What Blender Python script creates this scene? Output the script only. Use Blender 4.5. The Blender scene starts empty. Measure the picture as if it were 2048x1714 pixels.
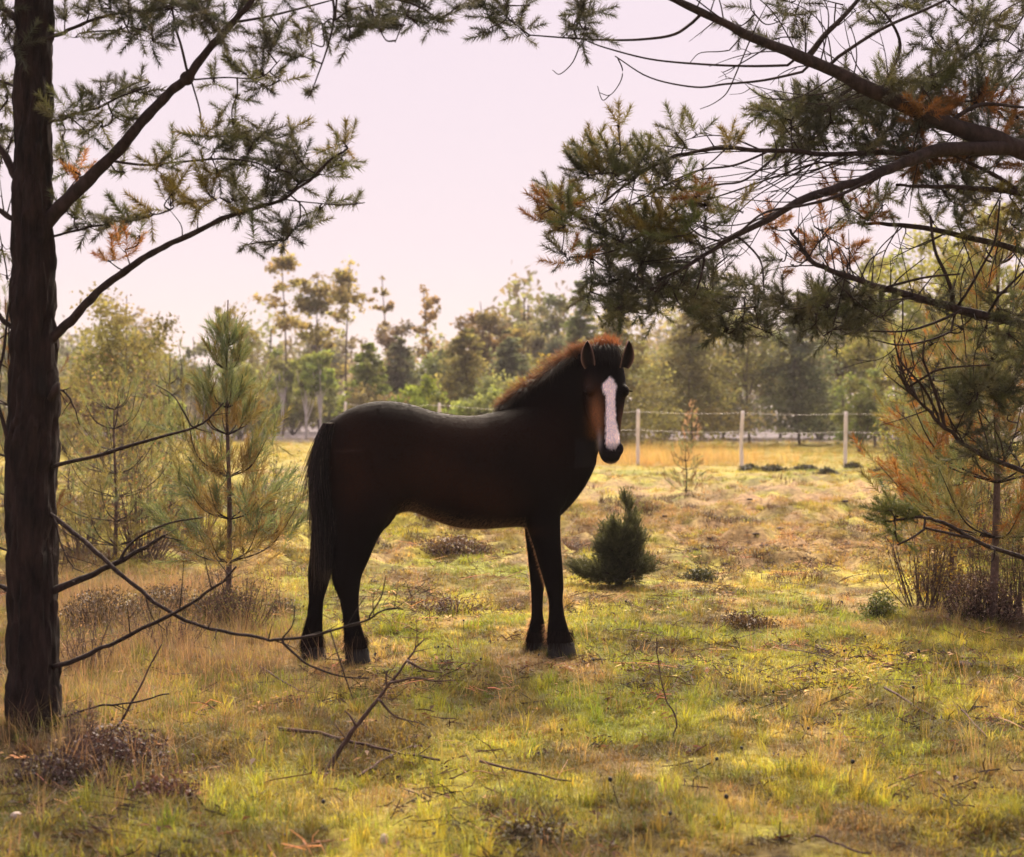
import bpy, math, random
import numpy as np
from mathutils import Vector, Matrix

R = math.radians
rng = np.random.default_rng(7)
random.seed(7)
SC = bpy.context.scene
COL = SC.collection

# ------------------------------------------------------------------ camera
F, CX, HOR, CAMZ = 2963.0, 1024.0, 812.0, 1.37
cam_d = bpy.data.cameras.new('camera')
cam = bpy.data.objects.new('camera', cam_d)
COL.objects.link(cam)
cam.location = (0, 0, CAMZ)
cam.rotation_euler = (R(90), 0, 0)
cam_d.sensor_fit = 'HORIZONTAL'
cam_d.sensor_width = 36
cam_d.lens = F / 2048 * 36
cam_d.shift_y = -(857 - HOR) / 2048
cam_d.clip_start = 0.1
cam_d.clip_end = 3000
cam_d.dof.use_dof = True
cam_d.dof.focus_distance = 7.95
cam_d.dof.aperture_fstop = 3.2
SC.camera = cam

# ------------------------------------------------------------------ world, sun, exposure
SUN_AZ, SUN_EL = R(6), R(42)
w = bpy.data.worlds.new('World')
SC.world = w
w.use_nodes = True
nt = w.node_tree
for n in list(nt.nodes):
    nt.nodes.remove(n)
wo = nt.nodes.new('ShaderNodeOutputWorld')
bg = nt.nodes.new('ShaderNodeBackground')
sk = nt.nodes.new('ShaderNodeTexSky')
sk.sky_type = 'NISHITA'
sk.sun_disc = False
sk.sun_elevation = SUN_EL
sk.sun_rotation = SUN_AZ
tc = nt.nodes.new('ShaderNodeTexCoord')
sp = nt.nodes.new('ShaderNodeSeparateXYZ')
cr = nt.nodes.new('ShaderNodeValToRGB')
e = cr.color_ramp.elements
e[0].position = 0.0
e[0].color = (.965, .785, .735, 1)
e[1].position = 0.30
e[1].color = (.905, .755, .835, 1)
k = e.new(0.10)
k.color = (.925, .765, .81, 1)
gain = nt.nodes.new('ShaderNodeVectorMath')
gain.operation = 'SCALE'
gain.inputs['Scale'].default_value = 2.84
mx = nt.nodes.new('ShaderNodeMixRGB')
mx.inputs['Fac'].default_value = 0.97            # thin pink overcast veil over the clear sky
nt.links.new(tc.outputs['Generated'], sp.inputs[0])
nt.links.new(sp.outputs['Z'], cr.inputs[0])
nt.links.new(cr.outputs[0], gain.inputs[0])
nt.links.new(sk.outputs[0], mx.inputs[1])
nt.links.new(gain.outputs[0], mx.inputs[2])
nt.links.new(mx.outputs[0], bg.inputs['Color'])
bg.inputs['Strength'].default_value = 0.1
nt.links.new(bg.outputs[0], wo.inputs[0])

sun_d = bpy.data.lights.new('sun', 'SUN')
sun_d.energy = 5.0
sun_d.angle = R(60)
sun_d.color = (1.0, .84, .66)
sun = bpy.data.objects.new('sun', sun_d)
COL.objects.link(sun)
sdir = Vector((math.sin(SUN_AZ) * math.cos(SUN_EL), math.cos(SUN_AZ) * math.cos(SUN_EL), math.sin(SUN_EL)))
sun.rotation_euler = sdir.to_track_quat('Z', 'Y').to_euler()
sun.location = sdir * 60

SC.view_settings.view_transform = 'Standard'
SC.view_settings.look = 'None'
SC.view_settings.exposure = 1.75
SC.view_settings.gamma = 1.0
SC.view_settings.use_curve_mapping = False
SC.render.engine = 'CYCLES'
SC.cycles.use_denoising = True
SC.cycles.max_bounces = 6
SC.cycles.diffuse_bounces = 3
SC.cycles.transmission_bounces = 3
SC.cycles.transparent_max_bounces = 4
SC.cycles.sample_clamp_indirect = 4
SC.cycles.volume_bounces = 0


# ------------------------------------------------------------------ helpers
def P(px, py, Y):
    """the place that the photograph shows at (px, py), Y metres away"""
    return np.array(((px - CX) * Y / F, Y, CAMZ - (py - HOR) * Y / F))


def hash2(ix, iy, s):
    h = (ix.astype(np.int64) * 374761393 + iy.astype(np.int64) * 668265263 + s * 974711) & 0x7fffffff
    h = ((h ^ (h >> 13)) * 1274126177) & 0x7fffffff
    return ((h ^ (h >> 16)) & 0xffff) / 65535.0


def vnoise(x, y, s=0):
    x = np.asarray(x, float)
    y = np.asarray(y, float)
    ix, iy = np.floor(x), np.floor(y)
    fx, fy = x - ix, y - iy
    fx = fx * fx * (3 - 2 * fx)
    fy = fy * fy * (3 - 2 * fy)
    a, b = hash2(ix, iy, s), hash2(ix + 1, iy, s)
    c, d = hash2(ix, iy + 1, s), hash2(ix + 1, iy + 1, s)
    return (a * (1 - fx) + b * fx) * (1 - fy) + (c * (1 - fx) + d * fx) * fy


def fbm(x, y, s=0, o=4):
    t, a, tot = 0, 1.0, 0
    for i in range(o):
        t = t + a * vnoise(x * 2 ** i, y * 2 ** i, s + i * 17)
        tot += a
        a *= .55
    return t / tot


def sstep(a, b, x):
    t = np.clip((np.asarray(x, float) - a) / (b - a), 0, 1)
    return t * t * (3 - 2 * t)


def lerp(a, b, t):
    return a + (b - a) * t


class Acc:
    """collects triangles of one mesh with a colour per vertex"""
    def __init__(s):
        s.v, s.f, s.c, s.n = [], [], [], 0

    def add(s, v, f, c=None):
        v = np.asarray(v, float).reshape(-1, 3)
        f = np.asarray(f, np.int64).reshape(-1, 3)
        s.v.append(v)
        s.f.append(f + s.n)
        cc = np.ones((len(v), 3)) * (np.asarray(c, float) if c is not None else 1.0)
        s.c.append(cc)
        s.n += len(v)

    def build(s, name, mat, parent=None, smooth=True, loc=None):
        me = bpy.data.meshes.new(name)
        v = np.concatenate(s.v) if s.v else np.zeros((0, 3))
        f = np.concatenate(s.f) if s.f else np.zeros((0, 3), np.int64)
        c = np.concatenate(s.c) if s.c else np.zeros((0, 3))
        if loc is not None:
            v = v - np.asarray(loc)
        fill(me, v, f, c, smooth)
        me.materials.append(mat)
        o = bpy.data.objects.new(name, me)
        COL.objects.link(o)
        if parent is not None:
            o.parent = parent
        elif loc is not None:
            o.location = loc
        return o


def fill(me, v, f, c=None, smooth=True):
    nv, nf = len(v), len(f)
    me.vertices.add(nv)
    me.vertices.foreach_set('co', np.ascontiguousarray(v, np.float32).ravel())
    me.loops.add(nf * 3)
    me.loops.foreach_set('vertex_index', np.ascontiguousarray(f, np.int32).ravel())
    me.polygons.add(nf)
    me.polygons.foreach_set('loop_start', np.arange(0, nf * 3, 3, dtype=np.int32))
    me.polygons.foreach_set('use_smooth', np.full(nf, smooth, bool))
    me.update(calc_edges=True)
    if c is not None:
        a = me.color_attributes.new('tint', 'FLOAT_COLOR', 'POINT')
        cc = np.ones((nv, 4), np.float32)
        cc[:, :3] = c
        a.data.foreach_set('color', cc.ravel())


def thing(name, loc, label, cat, group=None):
    o = bpy.data.objects.new(name, None)
    o.empty_display_size = .1
    COL.objects.link(o)
    o.location = tuple(loc)
    tag(o, label, cat, group)
    return o


def tag(o, label, cat, group=None):
    o['label'] = label
    o['category'] = cat
    if group:
        o['group'] = group
    return o


def spline(pts, per=8):
    pts = np.asarray(pts, float)
    if len(pts) < 3:
        t = np.linspace(0, 1, per + 1)[:, None]
        return pts[0] * (1 - t) + pts[-1] * t
    p = np.vstack([2 * pts[0] - pts[1], pts, 2 * pts[-1] - pts[-2]])
    out = []
    for i in range(1, len(p) - 2):
        a, b, c, d = p[i - 1], p[i], p[i + 1], p[i + 2]
        for t in np.arange(per) / per:
            out.append(.5 * (2 * b + (c - a) * t + (2 * a - 5 * b + 4 * c - d) * t * t + (3 * b - a - 3 * c + d) * t ** 3))
    out.append(pts[-1])
    return np.array(out)


def tube(pts, rad, seg=7, cap=True):
    pts = np.asarray(pts, float)
    n = len(pts)
    rad = np.broadcast_to(np.asarray(rad, float), (n,))
    d = np.gradient(pts, axis=0)
    d /= np.linalg.norm(d, axis=1)[:, None] + 1e-9
    ref = np.array((0, 0, 1.)) if abs(d[:, 2].mean()) < .75 else np.array((0, 1., 0))
    u = np.cross(d, ref)
    u /= np.linalg.norm(u, axis=1)[:, None] + 1e-9
    v = np.cross(d, u)
    a = np.linspace(0, 2 * np.pi, seg, endpoint=False)
    ring = pts[:, None, :] + rad[:, None, None] * (np.cos(a)[None, :, None] * u[:, None, :] + np.sin(a)[None, :, None] * v[:, None, :])
    V = ring.reshape(-1, 3)
    i = np.arange(n - 1)[:, None] * seg
    j = np.arange(seg)[None, :]
    j2 = (j + 1) % seg
    q = np.stack([i + j, i + j2, i + seg + j2, i + seg + j], -1).reshape(-1, 4)
    Fc = np.vstack([q[:, [0, 1, 2]], q[:, [0, 2, 3]]])
    if cap:
        V = np.vstack([V, pts[0], pts[-1]])
        b0, b1 = n * seg, n * seg + 1
        jj = np.arange(seg)
        Fc = np.vstack([Fc, np.stack([np.full(seg, b0), (jj + 1) % seg, jj], 1),
                        np.stack([np.full(seg, b1), (n - 1) * seg + jj, (n - 1) * seg + (jj + 1) % seg], 1)])
    return V, Fc


def rings_mesh(rings):
    """closed loft through rings of equal length"""
    n, seg = len(rings), len(rings[0])
    V = np.concatenate(rings)
    i = np.arange(n - 1)[:, None] * seg
    j = np.arange(seg)[None, :]
    j2 = (j + 1) % seg
    q = np.stack([i + j, i + j2, i + seg + j2, i + seg + j], -1).reshape(-1, 4)
    Fc = np.vstack([q[:, [0, 1, 2]], q[:, [0, 2, 3]]])
    V = np.vstack([V, rings[0].mean(0), rings[-1].mean(0)])
    jj = np.arange(seg)
    b = n * seg
    Fc = np.vstack([Fc, np.stack([np.full(seg, b), (jj + 1) % seg, jj], 1),
                    np.stack([np.full(seg, b + 1), (n - 1) * seg + jj, (n - 1) * seg + (jj + 1) % seg], 1)])
    return V, Fc


def unit(v):
    v = np.asarray(v, float)
    return v / (np.linalg.norm(v, axis=-1, keepdims=True) + 1e-9)


# ------------------------------------------------------------------ materials
def mat(name):
    m = bpy.data.materials.new(name)
    m.use_nodes = True
    t = m.node_tree
    b = t.nodes['Principled BSDF']
    return m, t, b


def node(t, kind, **kw):
    n = t.nodes.new(kind)
    for k_, v_ in kw.items():
        setattr(n, k_, v_)
    return n


def leaf_material(name, trans=.45, instancer=False, gain_t=1.3, rough=.6):
    m, t, b = mat(name)
    at = node(t, 'ShaderNodeAttribute', attribute_name='tint')
    if instancer:
        at.attribute_type = 'INSTANCER'
    b.inputs['Roughness'].default_value = rough
    b.inputs['Specular IOR Level'].default_value = .25
    tr = node(t, 'ShaderNodeBsdfTranslucent')
    mul = node(t, 'ShaderNodeMixRGB', blend_type='MULTIPLY')
    mul.inputs[0].default_value = 1
    mul.inputs[2].default_value = (gain_t * 1.15, gain_t, gain_t * .6, 1)
    mixs = node(t, 'ShaderNodeMixShader')
    mixs.inputs[0].default_value = trans
    src = at.outputs['Color']
    if instancer:
        at2 = node(t, 'ShaderNodeAttribute', attribute_name='tint')
        m2 = node(t, 'ShaderNodeMixRGB', blend_type='MULTIPLY')
        m2.inputs[0].default_value = 1
        t.links.new(src, m2.inputs[1])
        t.links.new(at2.outputs['Color'], m2.inputs[2])
        src = m2.outputs[0]
    t.links.new(src, b.inputs['Base Color'])
    t.links.new(src, mul.inputs[1])
    t.links.new(mul.outputs[0], tr.inputs['Color'])
    t.links.new(b.outputs[0], mixs.inputs[1])
    t.links.new(tr.outputs[0], mixs.inputs[2])
    t.links.new(mixs.outputs[0], t.nodes['Material Output'].inputs['Surface'])
    return m


def bark_material(name, c1, c2, scale=18, stretch=.25, bump=.6):
    m, t, b = mat(name)
    tcn = node(t, 'ShaderNodeTexCoord')
    mp = node(t, 'ShaderNodeMapping')
    mp.inputs['Scale'].default_value = (1, 1, stretch)
    nz = node(t, 'ShaderNodeTexNoise')
    nz.inputs['Scale'].default_value = scale
    nz.inputs['Detail'].default_value = 8
    nz.inputs['Roughness'].default_value = .7
    vo = node(t, 'ShaderNodeTexVoronoi')
    vo.inputs['Scale'].default_value = scale * 1.3
    rp = node(t, 'ShaderNodeValToRGB')
    rp.color_ramp.elements[0].position = .35
    rp.color_ramp.elements[0].color = (*c1, 1)
    rp.color_ramp.elements[1].position = .68
    rp.color_ramp.elements[1].color = (*c2, 1)
    ad = node(t, 'ShaderNodeMath', operation='ADD')
    bp = node(t, 'ShaderNodeBump')
    bp.inputs['Strength'].default_value = bump
    bp.inputs['Distance'].default_value = .02
    t.links.new(tcn.outputs['Object'], mp.inputs[0])
    t.links.new(mp.outputs[0], nz.inputs['Vector'])
    t.links.new(mp.outputs[0], vo.inputs['Vector'])
    t.links.new(nz.outputs['Fac'], rp.inputs[0])
    t.links.new(rp.outputs[0], b.inputs['Base Color'])
    t.links.new(nz.outputs['Fac'], ad.inputs[0])
    t.links.new(vo.outputs['Distance'], ad.inputs[1])
    t.links.new(ad.outputs[0], bp.inputs['Height'])
    t.links.new(bp.outputs[0], b.inputs['Normal'])
    b.inputs['Roughness'].default_value = .9
    b.inputs['Specular IOR Level'].default_value = .2
    return m


M_needle = leaf_material('pine needles', .38)
M_leaf = leaf_material('far foliage', .42, rough=.8)
M_grass = leaf_material('grass blades', .48, instancer=True, gain_t=1.5)
M_twigleaf = leaf_material('dry heather', .2)
M_bark = bark_material('pine bark', (.0035, .0023, .0024), (.032, .0185, .016), 26, .2, 1.0)
M_twig = bark_material('twig bark', (.012, .008, .0075), (.042, .027, .025), 30, .5, .4)
M_ftrunk = bark_material('distant bark', (.05, .038, .035), (.13, .10, .09), 6, .3, .3)
M_scrub = bark_material('scrub twigs', (.05, .032, .028), (.16, .105, .09), 30, .6, .3)
M_birch = bark_material('birch bark', (.40, .36, .34), (.75, .70, .68), 5, .6, .2)
M_post = bark_material('weathered post wood', (.58, .52, .50), (.84, .77, .74), 20, .15, .3)
M_stick = bark_material('dead stick wood', (.035, .02, .018), (.12, .075, .06), 26, .5, .4)
M_stone = bark_material('pale stone', (.35, .28, .26), (.62, .52, .48), 25, 1, .5)
M_soil = bark_material('dark soil', (.030, .020, .017), (.10, .066, .05), 30, 1, .9)

m, t, b = mat('fence wire')
b.inputs['Base Color'].default_value = (.45, .42, .42, 1)
b.inputs['Metallic'].default_value = .6
b.inputs['Roughness'].default_value = .5
M_wire = m

# ground: colour laid out per vertex, fine grain from noise
m, t, b = mat('pasture soil and moss')
at = node(t, 'ShaderNodeAttribute', attribute_name='tint')
tcn = node(t, 'ShaderNodeTexCoord')
nz = node(t, 'ShaderNodeTexNoise')
nz.inputs['Scale'].default_value = 14
nz.inputs['Detail'].default_value = 10
nz.inputs['Roughness'].default_value = .72
rp = node(t, 'ShaderNodeValToRGB')
rp.color_ramp.elements[0].position = .36
rp.color_ramp.elements[0].color = (.42, .36, .36, 1)
rp.color_ramp.elements[1].position = .64
rp.color_ramp.elements[1].color = (1.45, 1.4, 1.3, 1)
mu = node(t, 'ShaderNodeMixRGB', blend_type='MULTIPLY')
mu.inputs[0].default_value = 1
bp = node(t, 'ShaderNodeBump')
bp.inputs['Strength'].default_value = .9
bp.inputs['Distance'].default_value = .03
t.links.new(tcn.outputs['Object'], nz.inputs['Vector'])
t.links.new(nz.outputs['Fac'], rp.inputs[0])
t.links.new(at.outputs['Color'], mu.inputs[1])
t.links.new(rp.outputs[0], mu.inputs[2])
t.links.new(mu.outputs[0], b.inputs['Base Color'])
t.links.new(nz.outputs['Fac'], bp.inputs['Height'])
t.links.new(bp.outputs[0], b.inputs['Normal'])
b.inputs['Roughness'].default_value = .95
b.inputs['Specular IOR Level'].default_value = .1
M_ground = m

# horse
m, t, b = mat('horse coat')
at = node(t, 'ShaderNodeAttribute', attribute_name='tint')
tcn = node(t, 'ShaderNodeTexCoord')
nz = node(t, 'ShaderNodeTexNoise')
nz.inputs['Scale'].default_value = 60
nz.inputs['Detail'].default_value = 6
bp = node(t, 'ShaderNodeBump')
bp.inputs['Strength'].default_value = .25
bp.inputs['Distance'].default_value = .004
t.links.new(tcn.outputs['Object'], nz.inputs['Vector'])
t.links.new(nz.outputs['Fac'], bp.inputs['Height'])
t.links.new(bp.outputs[0], b.inputs['Normal'])
t.links.new(at.outputs['Color'], b.inputs['Base Color'])
b.inputs['Roughness'].default_value = .62
b.inputs['Specular IOR Level'].default_value = .045
b.inputs['Sheen Weight'].default_value = .004
b.inputs['Sheen Roughness'].default_value = .4
b.inputs['Sheen Tint'].default_value = (1, .85, .8, 1)
M_coat = m
M_fur = leaf_material('short coat hair', .35, gain_t=2.6, rough=.6)
M_fur.node_tree.nodes['Principled BSDF'].inputs['Specular IOR Level'].default_value = .0
M_mane = leaf_material('mane hair', .50, gain_t=2.6, rough=.45)
m, t, b = mat('hoof horn')
b.inputs['Base Color'].default_value = (.008, .007, .007, 1)
b.inputs['Roughness'].default_value = .7
M_hoof = m
m, t, b = mat('eye')
b.inputs['Base Color'].default_value = (.008, .005, .004, 1)
b.inputs['Roughness'].default_value = .08
M_eye = m


# ------------------------------------------------------------------ ground
TREE_L = P(68, 1490, 6.0)
BUSH_R = P(1985, 1250, 9.3)


def gheight(x, y):
    h = (fbm(x * .55, y * .55, 3, 3) - .5) * .10 + (fbm(x * 2.2, y * 2.2, 9, 3) - .5) * .075
    h = h + (fbm(x * 7, y * 7, 21, 2) - .5) * .034 + sstep(10, 14, y) * (1 - sstep(26, 30, y)) * sstep(.48, .72, fbm(x * 2.8, y * 1.7, 77, 3)) * .13
    damp = sstep(3, 5, y) * (1 - sstep(60, 100, y)) + .3
    h = h * np.clip(damp, 0, 1)
    d = np.hypot(x - TREE_L[0], (y - 6.0))
    h = h + .07 * np.exp(-(d / .35) ** 2)
    # level where the horse stands
    flat = np.exp(-(((x + .35) / 1.0) ** 2 + ((y - 8.05) / .5) ** 2) ** 2)
    return h * (1 - flat)


def gcolor(x, y):
    x = np.asarray(x, float)
    y = np.asarray(y, float)
    n1 = fbm(x * .9, y * .6, 31, 4)
    n2 = fbm(x * 2.6, y * 1.9, 43, 4)
    n3 = fbm(x * .35, y * .22, 57, 3)
    green = np.array((.190, .212, .034))
    yellow = np.array((.345, .318, .060))
    straw = np.array((.330, .235, .125))
    brown = np.array((.125, .080, .050))
    gold = np.array((.300, .265, .065))
    lilac = np.array((.150, .135, .165))

    def mixc(c, tgt, a):
        return c * (1 - a[:, None]) + tgt * a[:, None]
    c = np.ones((len(x), 3)) * yellow
    c = mixc(c, green, sstep(.42, .66, n1))
    c = mixc(c, straw, sstep(.50, .70, n2) * .8)
    c = mixc(c, brown, sstep(.54, .72, fbm(x * 1.7, y * 1.2, 71, 4)) * .62)
    c = mixc(c, brown * .55, sstep(.56, .66, fbm(x * 4.5, y * 3.2, 171, 3)) * .7 * (1 - sstep(26, 32, y)))
    # trodden, pinkish brown middle distance
    mid = sstep(11, 15, y) * (1 - sstep(24, 27, y)) * sstep(-.5, 2.0, x)
    c = mixc(c, straw * (.95, .88, .95), mid * sstep(.25, .55, n2) * .75)
    fld = sstep(32.5, 34, y)
    c = mixc(c, gold, fld * (.55 + .45 * sstep(.35, .6, n3)))
    redd = np.exp(-(((x - 3.6) / 2.6) ** 2 + ((y - 38) / 6) ** 2) ** 2)
    c = mixc(c, np.array((.32, .215, .10)), redd * .5)
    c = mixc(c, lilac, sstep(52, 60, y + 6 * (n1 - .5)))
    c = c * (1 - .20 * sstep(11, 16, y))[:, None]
    # shed needles and bare soil round the left pine and along the left edge
    d = np.hypot((x - TREE_L[0] + .05) / 1.0, (y - 5.75) / .75)
    lit = (1 - sstep(.35, .95, d + .5 * (n2 - .5)))
    c = mixc(c, np.array((.055, .032, .030)), lit * .85)
    dl = sstep(-.9, -2.4, x + .15 * (y - 6) + .7 * (n1 - .5)) * (1 - sstep(11, 14, y))
    c = mixc(c, np.array((.115, .080, .050)), dl * .7)
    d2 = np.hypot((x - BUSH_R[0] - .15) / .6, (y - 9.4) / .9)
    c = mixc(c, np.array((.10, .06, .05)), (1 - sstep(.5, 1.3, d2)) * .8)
    return c


def build_ground():
    ap = -14.0
    ang = np.tan(np.linspace(R(-62), R(62), 460))
    r = [9.0]
    while r[-1] < 1500:
        q_ = r[-1]
        r.append(q_ + (.055 if q_ < 26 else .055 + (q_ - 26) * .03))
    r = np.array(r)
    X = (r[:, None] * ang[None, :])
    # finer columns near the middle
    Y = np.repeat((r + ap)[:, None], len(ang), 1)
    x, y = X.ravel(), Y.ravel()
    z = gheight(x, y)
    z = z - 0 * x
    V = np.stack([x, y, z], 1)
    nr, nc = X.shape
    i = np.arange(nr - 1)[:, None] * nc
    j = np.arange(nc - 1)[None, :]
    q = np.stack([i + j, i + j + 1, i + nc + j + 1, i + nc + j], -1).reshape(-1, 4)
    Fc = np.vstack([q[:, [0, 1, 2]], q[:, [0, 2, 3]]])
    a = Acc()
    a.add(V, Fc, gcolor(x, y))
    o = a.build('ground', M_ground)
    o['kind'] = 'structure'
    return o


build_ground()


def on_ground(px, py):
    """first ground point met by the line of sight through a pixel"""
    Ys = np.geomspace(3.2, 120, 2600)
    xs = (px - CX) * Ys / F
    gap = CAMZ - (py - HOR) * Ys / F - gheight(xs, Ys)
    k_ = np.where(gap <= 0)[0]
    i = int(k_[0]) if len(k_) else len(Ys) - 1
    return np.array((xs[i], Ys[i], float(gheight(xs[i:i + 1], Ys[i:i + 1])[0])))


# ------------------------------------------------------------------ horse
def YM(px):
    return 7.95 + (px - 650) / 370 * .17


YAW = math.atan2(.17, 1.0)
AX = np.array((math.cos(YAW), math.sin(YAW), 0))
LAT = np.array((-math.sin(YAW), math.cos(YAW), 0))
SEG = 36


def horse_mesh():
    parts = []
    ang = np.linspace(0, 2 * np.pi, SEG, endpoint=False)
    ca, sa = np.cos(ang), np.sin(ang)

    def interp(tab, per=4):
        tab = np.asarray(tab, float)
        return spline(tab, per)

    # torso: px, top, bottom, half width
    tor = interp([(634, 880, 960, .05), (648, 853, 1000, .12), (668, 836, 1060, .175), (700, 817, 1080, .215),
                  (740, 804, 1062, .24), (780, 802, 1034, .252), (820, 808, 1022, .255), (862, 821, 1037, .265),
                  (905, 829, 1052, .275), (948, 831, 1057, .27), (990, 824, 1056, .25), (1030, 815, 1053, .225),
                  (1070, 812, 1054, .205), (1110, 818, 1038, .185), (1145, 838, 1004, .155), (1172, 860, 966, .11),
                  (1190, 890, 930, .055)])
    rings = []
    for px, tp, bt, hw in tor:
        Y = YM(px)
        T, B = P(px, tp, Y), P(px, bt, Y)
        c = (T + B) / 2
        h = (T[2] - B[2]) / 2
        zz = np.sign(sa) * np.abs(sa) ** .92
        prof = 1 + .05 * np.where(zz < 0, zz * zz, -zz * zz)    # broader below, narrower at the back
        yy = np.sign(ca) * np.abs(ca) ** .88 * hw * prof
        rings.append(c + yy[:, None] * LAT + (zz * h)[:, None] * np.array((0, 0, 1.)))
    parts.append(rings_mesh(rings))

    # neck: crest px,py, throat px,py, depth, half thickness
    nk = interp([(985, 838, 1112, 1008, 8.17, .165), (1012, 814, 1162, 972, 8.18, .165), (1050, 782, 1196, 905, 8.17, .14),
                 (1095, 750, 1202, 850, 8.14, .115), (1135, 720, 1206, 810, 8.10, .10), (1170, 698, 1216, 775, 8.05, .088),
                 (1205, 690, 1226, 745, 8.02, .075)])
    rings = []
    for cx, cy, tx, ty, Y, th in nk:
        A, B = P(cx, cy, Y), P(tx, ty, Y)
        c = (A + B) / 2
        u = (A - B) / 2
        side = unit(np.cross(unit(u), np.array((.8, .35, .5))))
        side = LAT
        yy = np.sign(ca) * np.abs(ca) ** .95 * th * (1 - .28 * np.clip(sa, 0, 1))
        rings.append(c + yy[:, None] * side + sa[:, None] * u)
    parts.append(rings_mesh(rings))

    # head: face line px,py,Y, half width, depth
    hd = interp([(1212, 684, 8.00, .05, .10), (1213, 696, 7.985, .078, .14), (1214, 716, 7.97, .096, .175), (1215, 745, 7.945, .112, .205),
                 (1216, 775, 7.92, .118, .235), (1217, 805, 7.895, .103, .24), (1219, 838, 7.87, .080, .205),
                 (1222, 866, 7.85, .062, .165), (1224, 886, 7.835, .060, .145), (1225, 902, 7.83, .058, .13),
                 (1225, 915, 7.835, .046, .105), (1224, 923, 7.85, .026, .07)])
    a = R(7)
    S = np.array((math.cos(a), math.sin(a), 0))
    Nf = np.array((math.sin(a), -math.cos(a), 0))
    Bk = unit(-Nf + np.array((0, 0, -.22)))
    rings = []
    for px, py, Y, hw, dp in hd:
        c = P(px, py, Y)
        bb = (1 - sa) / 2                       # 0 front .. 1 back
        front = .80 + .20 * sstep(0, .38, bb)
        jaw = 1 - .30 * sstep(.55, 1, bb)
        ss = np.sign(ca) * np.abs(ca) ** .72 * hw * front * jaw
        b_ = np.sign(sa) * np.abs(sa) ** .8
        dd = (1 - b_) / 2 * dp
        rings.append(c + ss[:, None] * S + dd[:, None] * Bk)
    parts.append(rings_mesh(rings))

    def blob(c, r3, axes=None):
        u = np.concatenate([[-1.565, -1.5, -1.4], np.linspace(-1.25, 1.25, 11), [1.4, 1.5, 1.565]])
        rr = [np.stack([np.cos(t_) * ca, np.cos(t_) * sa, np.full(SEG, np.sin(t_))], 1) for t_ in u]
        ax = np.eye(3) if axes is None else np.asarray(axes)
        parts.append(rings_mesh([np.asarray(c) + (q_ * np.asarray(r3)) @ ax for q_ in rr]))
    # brow bones, cheeks, nostril rims
    E = np.stack([S, -Nf, np.array((0, 0, 1.))])
    for s_ in (-1, 1):
        blob(P(1218, 777, 7.92) + S * s_ * .092 + Bk * .055, (.028, .045, .034), E)
        blob(P(1219, 806, 7.89) + S * s_ * .055 + Bk * .15, (.034, .085, .085), E)
        blob(P(1226, 896, 7.835) + S * s_ * .040 + Bk * .03, (.023, .03, .032), E)
    blob(P(1224, 912, 7.86) + Bk * .05, (.036, .04, .028), E)            # chin
    # muscles: shoulder, forearm, thigh, buttock, chest
    for s_ in (-1, 1):
        blob(P(1085, 940, YM(1085)) + LAT * s_ * .115, (.15, .095, .25), np.stack([AX, LAT, np.array((0, 0, 1.))]))
        blob(P(735, 955, YM(735)) + LAT * s_ * .125, (.19, .105, .30), np.stack([AX, LAT, np.array((0, 0, 1.))]))
        blob(P(1140, 940, YM(1140)) + LAT * s_ * .07, (.085, .075, .14), np.stack([AX, LAT, np.array((0, 0, 1.))]))
    # legs: left px, right px, py ; depth fn
    legs = [
        (([(664, 775, 900), (668, 800, 960), (671, 799, 1003), (671, 775, 1046), (669, 753, 1084), (665, 735, 1126),
           (664, 724, 1150), (668, 720, 1172), (678, 718, 1195), (683, 718, 1218), (687, 721, 1244), (688, 727, 1266), (689, 732, 1284),
           (691, 735, 1300)]), 7.86, 7.83, .82),
        (([(640, 750, 960), (632, 730, 1000), (625, 700, 1050), (621, 682, 1093), (618, 670, 1126), (616, 662, 1152), (617, 654, 1178),
           (617, 647, 1204), (613, 645, 1236), (606, 645, 1262), (602, 646, 1282), (603, 648, 1297)]), 8.10, 8.02, .82),
        (([(1045, 1125, 950), (1047, 1122, 1010), (1053, 1121, 1050), (1066, 1122, 1089), (1077, 1125, 1128), (1086, 1127, 1158), (1092, 1127, 1180),
           (1097, 1126, 1204), (1097, 1130, 1234), (1095, 1137, 1258), (1094, 1142, 1274), (1095, 1147, 1288)]), 8.04, 8.10, .85),
        (([(1035, 1120, 960), (1042, 1108, 1010), (1048, 1098, 1050), (1053, 1090, 1093), (1057, 1088, 1130), (1060, 1090, 1160), (1062, 1087, 1190),
           (1063, 1086, 1223), (1059, 1090, 1250), (1054, 1093, 1270), (1052, 1096, 1287)]), 8.26, 8.30, .85)]
    for rows, Y0, Y1, k_ in legs:
        tb = interp(rows, 4)
        rings = []
        y0, y1 = tb[0, 2], tb[-1, 2]
        for l, r_, py in tb:
            f_ = (py - y0) / (y1 - y0)
            Y = lerp(Y0, Y1, f_)
            c = P((l + r_) / 2, py, Y)
            hw = (r_ - l) / 2 * Y / F
            hl = min(hw * k_, .12)
            rings.append(c + (ca * hw)[:, None] * AX + (sa * hl)[:, None] * LAT)
        parts.append(rings_mesh(rings))
    V, Fc, n = [], [], 0
    for v, f in parts:
        V.append(v)
        Fc.append(f + n)
        n += len(v)
    me = bpy.data.meshes.new('raw')
    fill(me, np.concatenate(V), np.concatenate(Fc))
    ob = bpy.data.objects.new('raw', me)
    COL.objects.link(ob)
    md = ob.modifiers.new('r', 'REMESH')
    md.mode = 'VOXEL'
    md.voxel_size = .0085
    dg = bpy.context.evaluated_depsgraph_get()
    out = bpy.data.meshes.new_from_object(ob.evaluated_get(dg))
    bpy.data.objects.remove(ob)
    nv = len(out.vertices)
    co = np.empty(nv * 3, np.float32)
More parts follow.
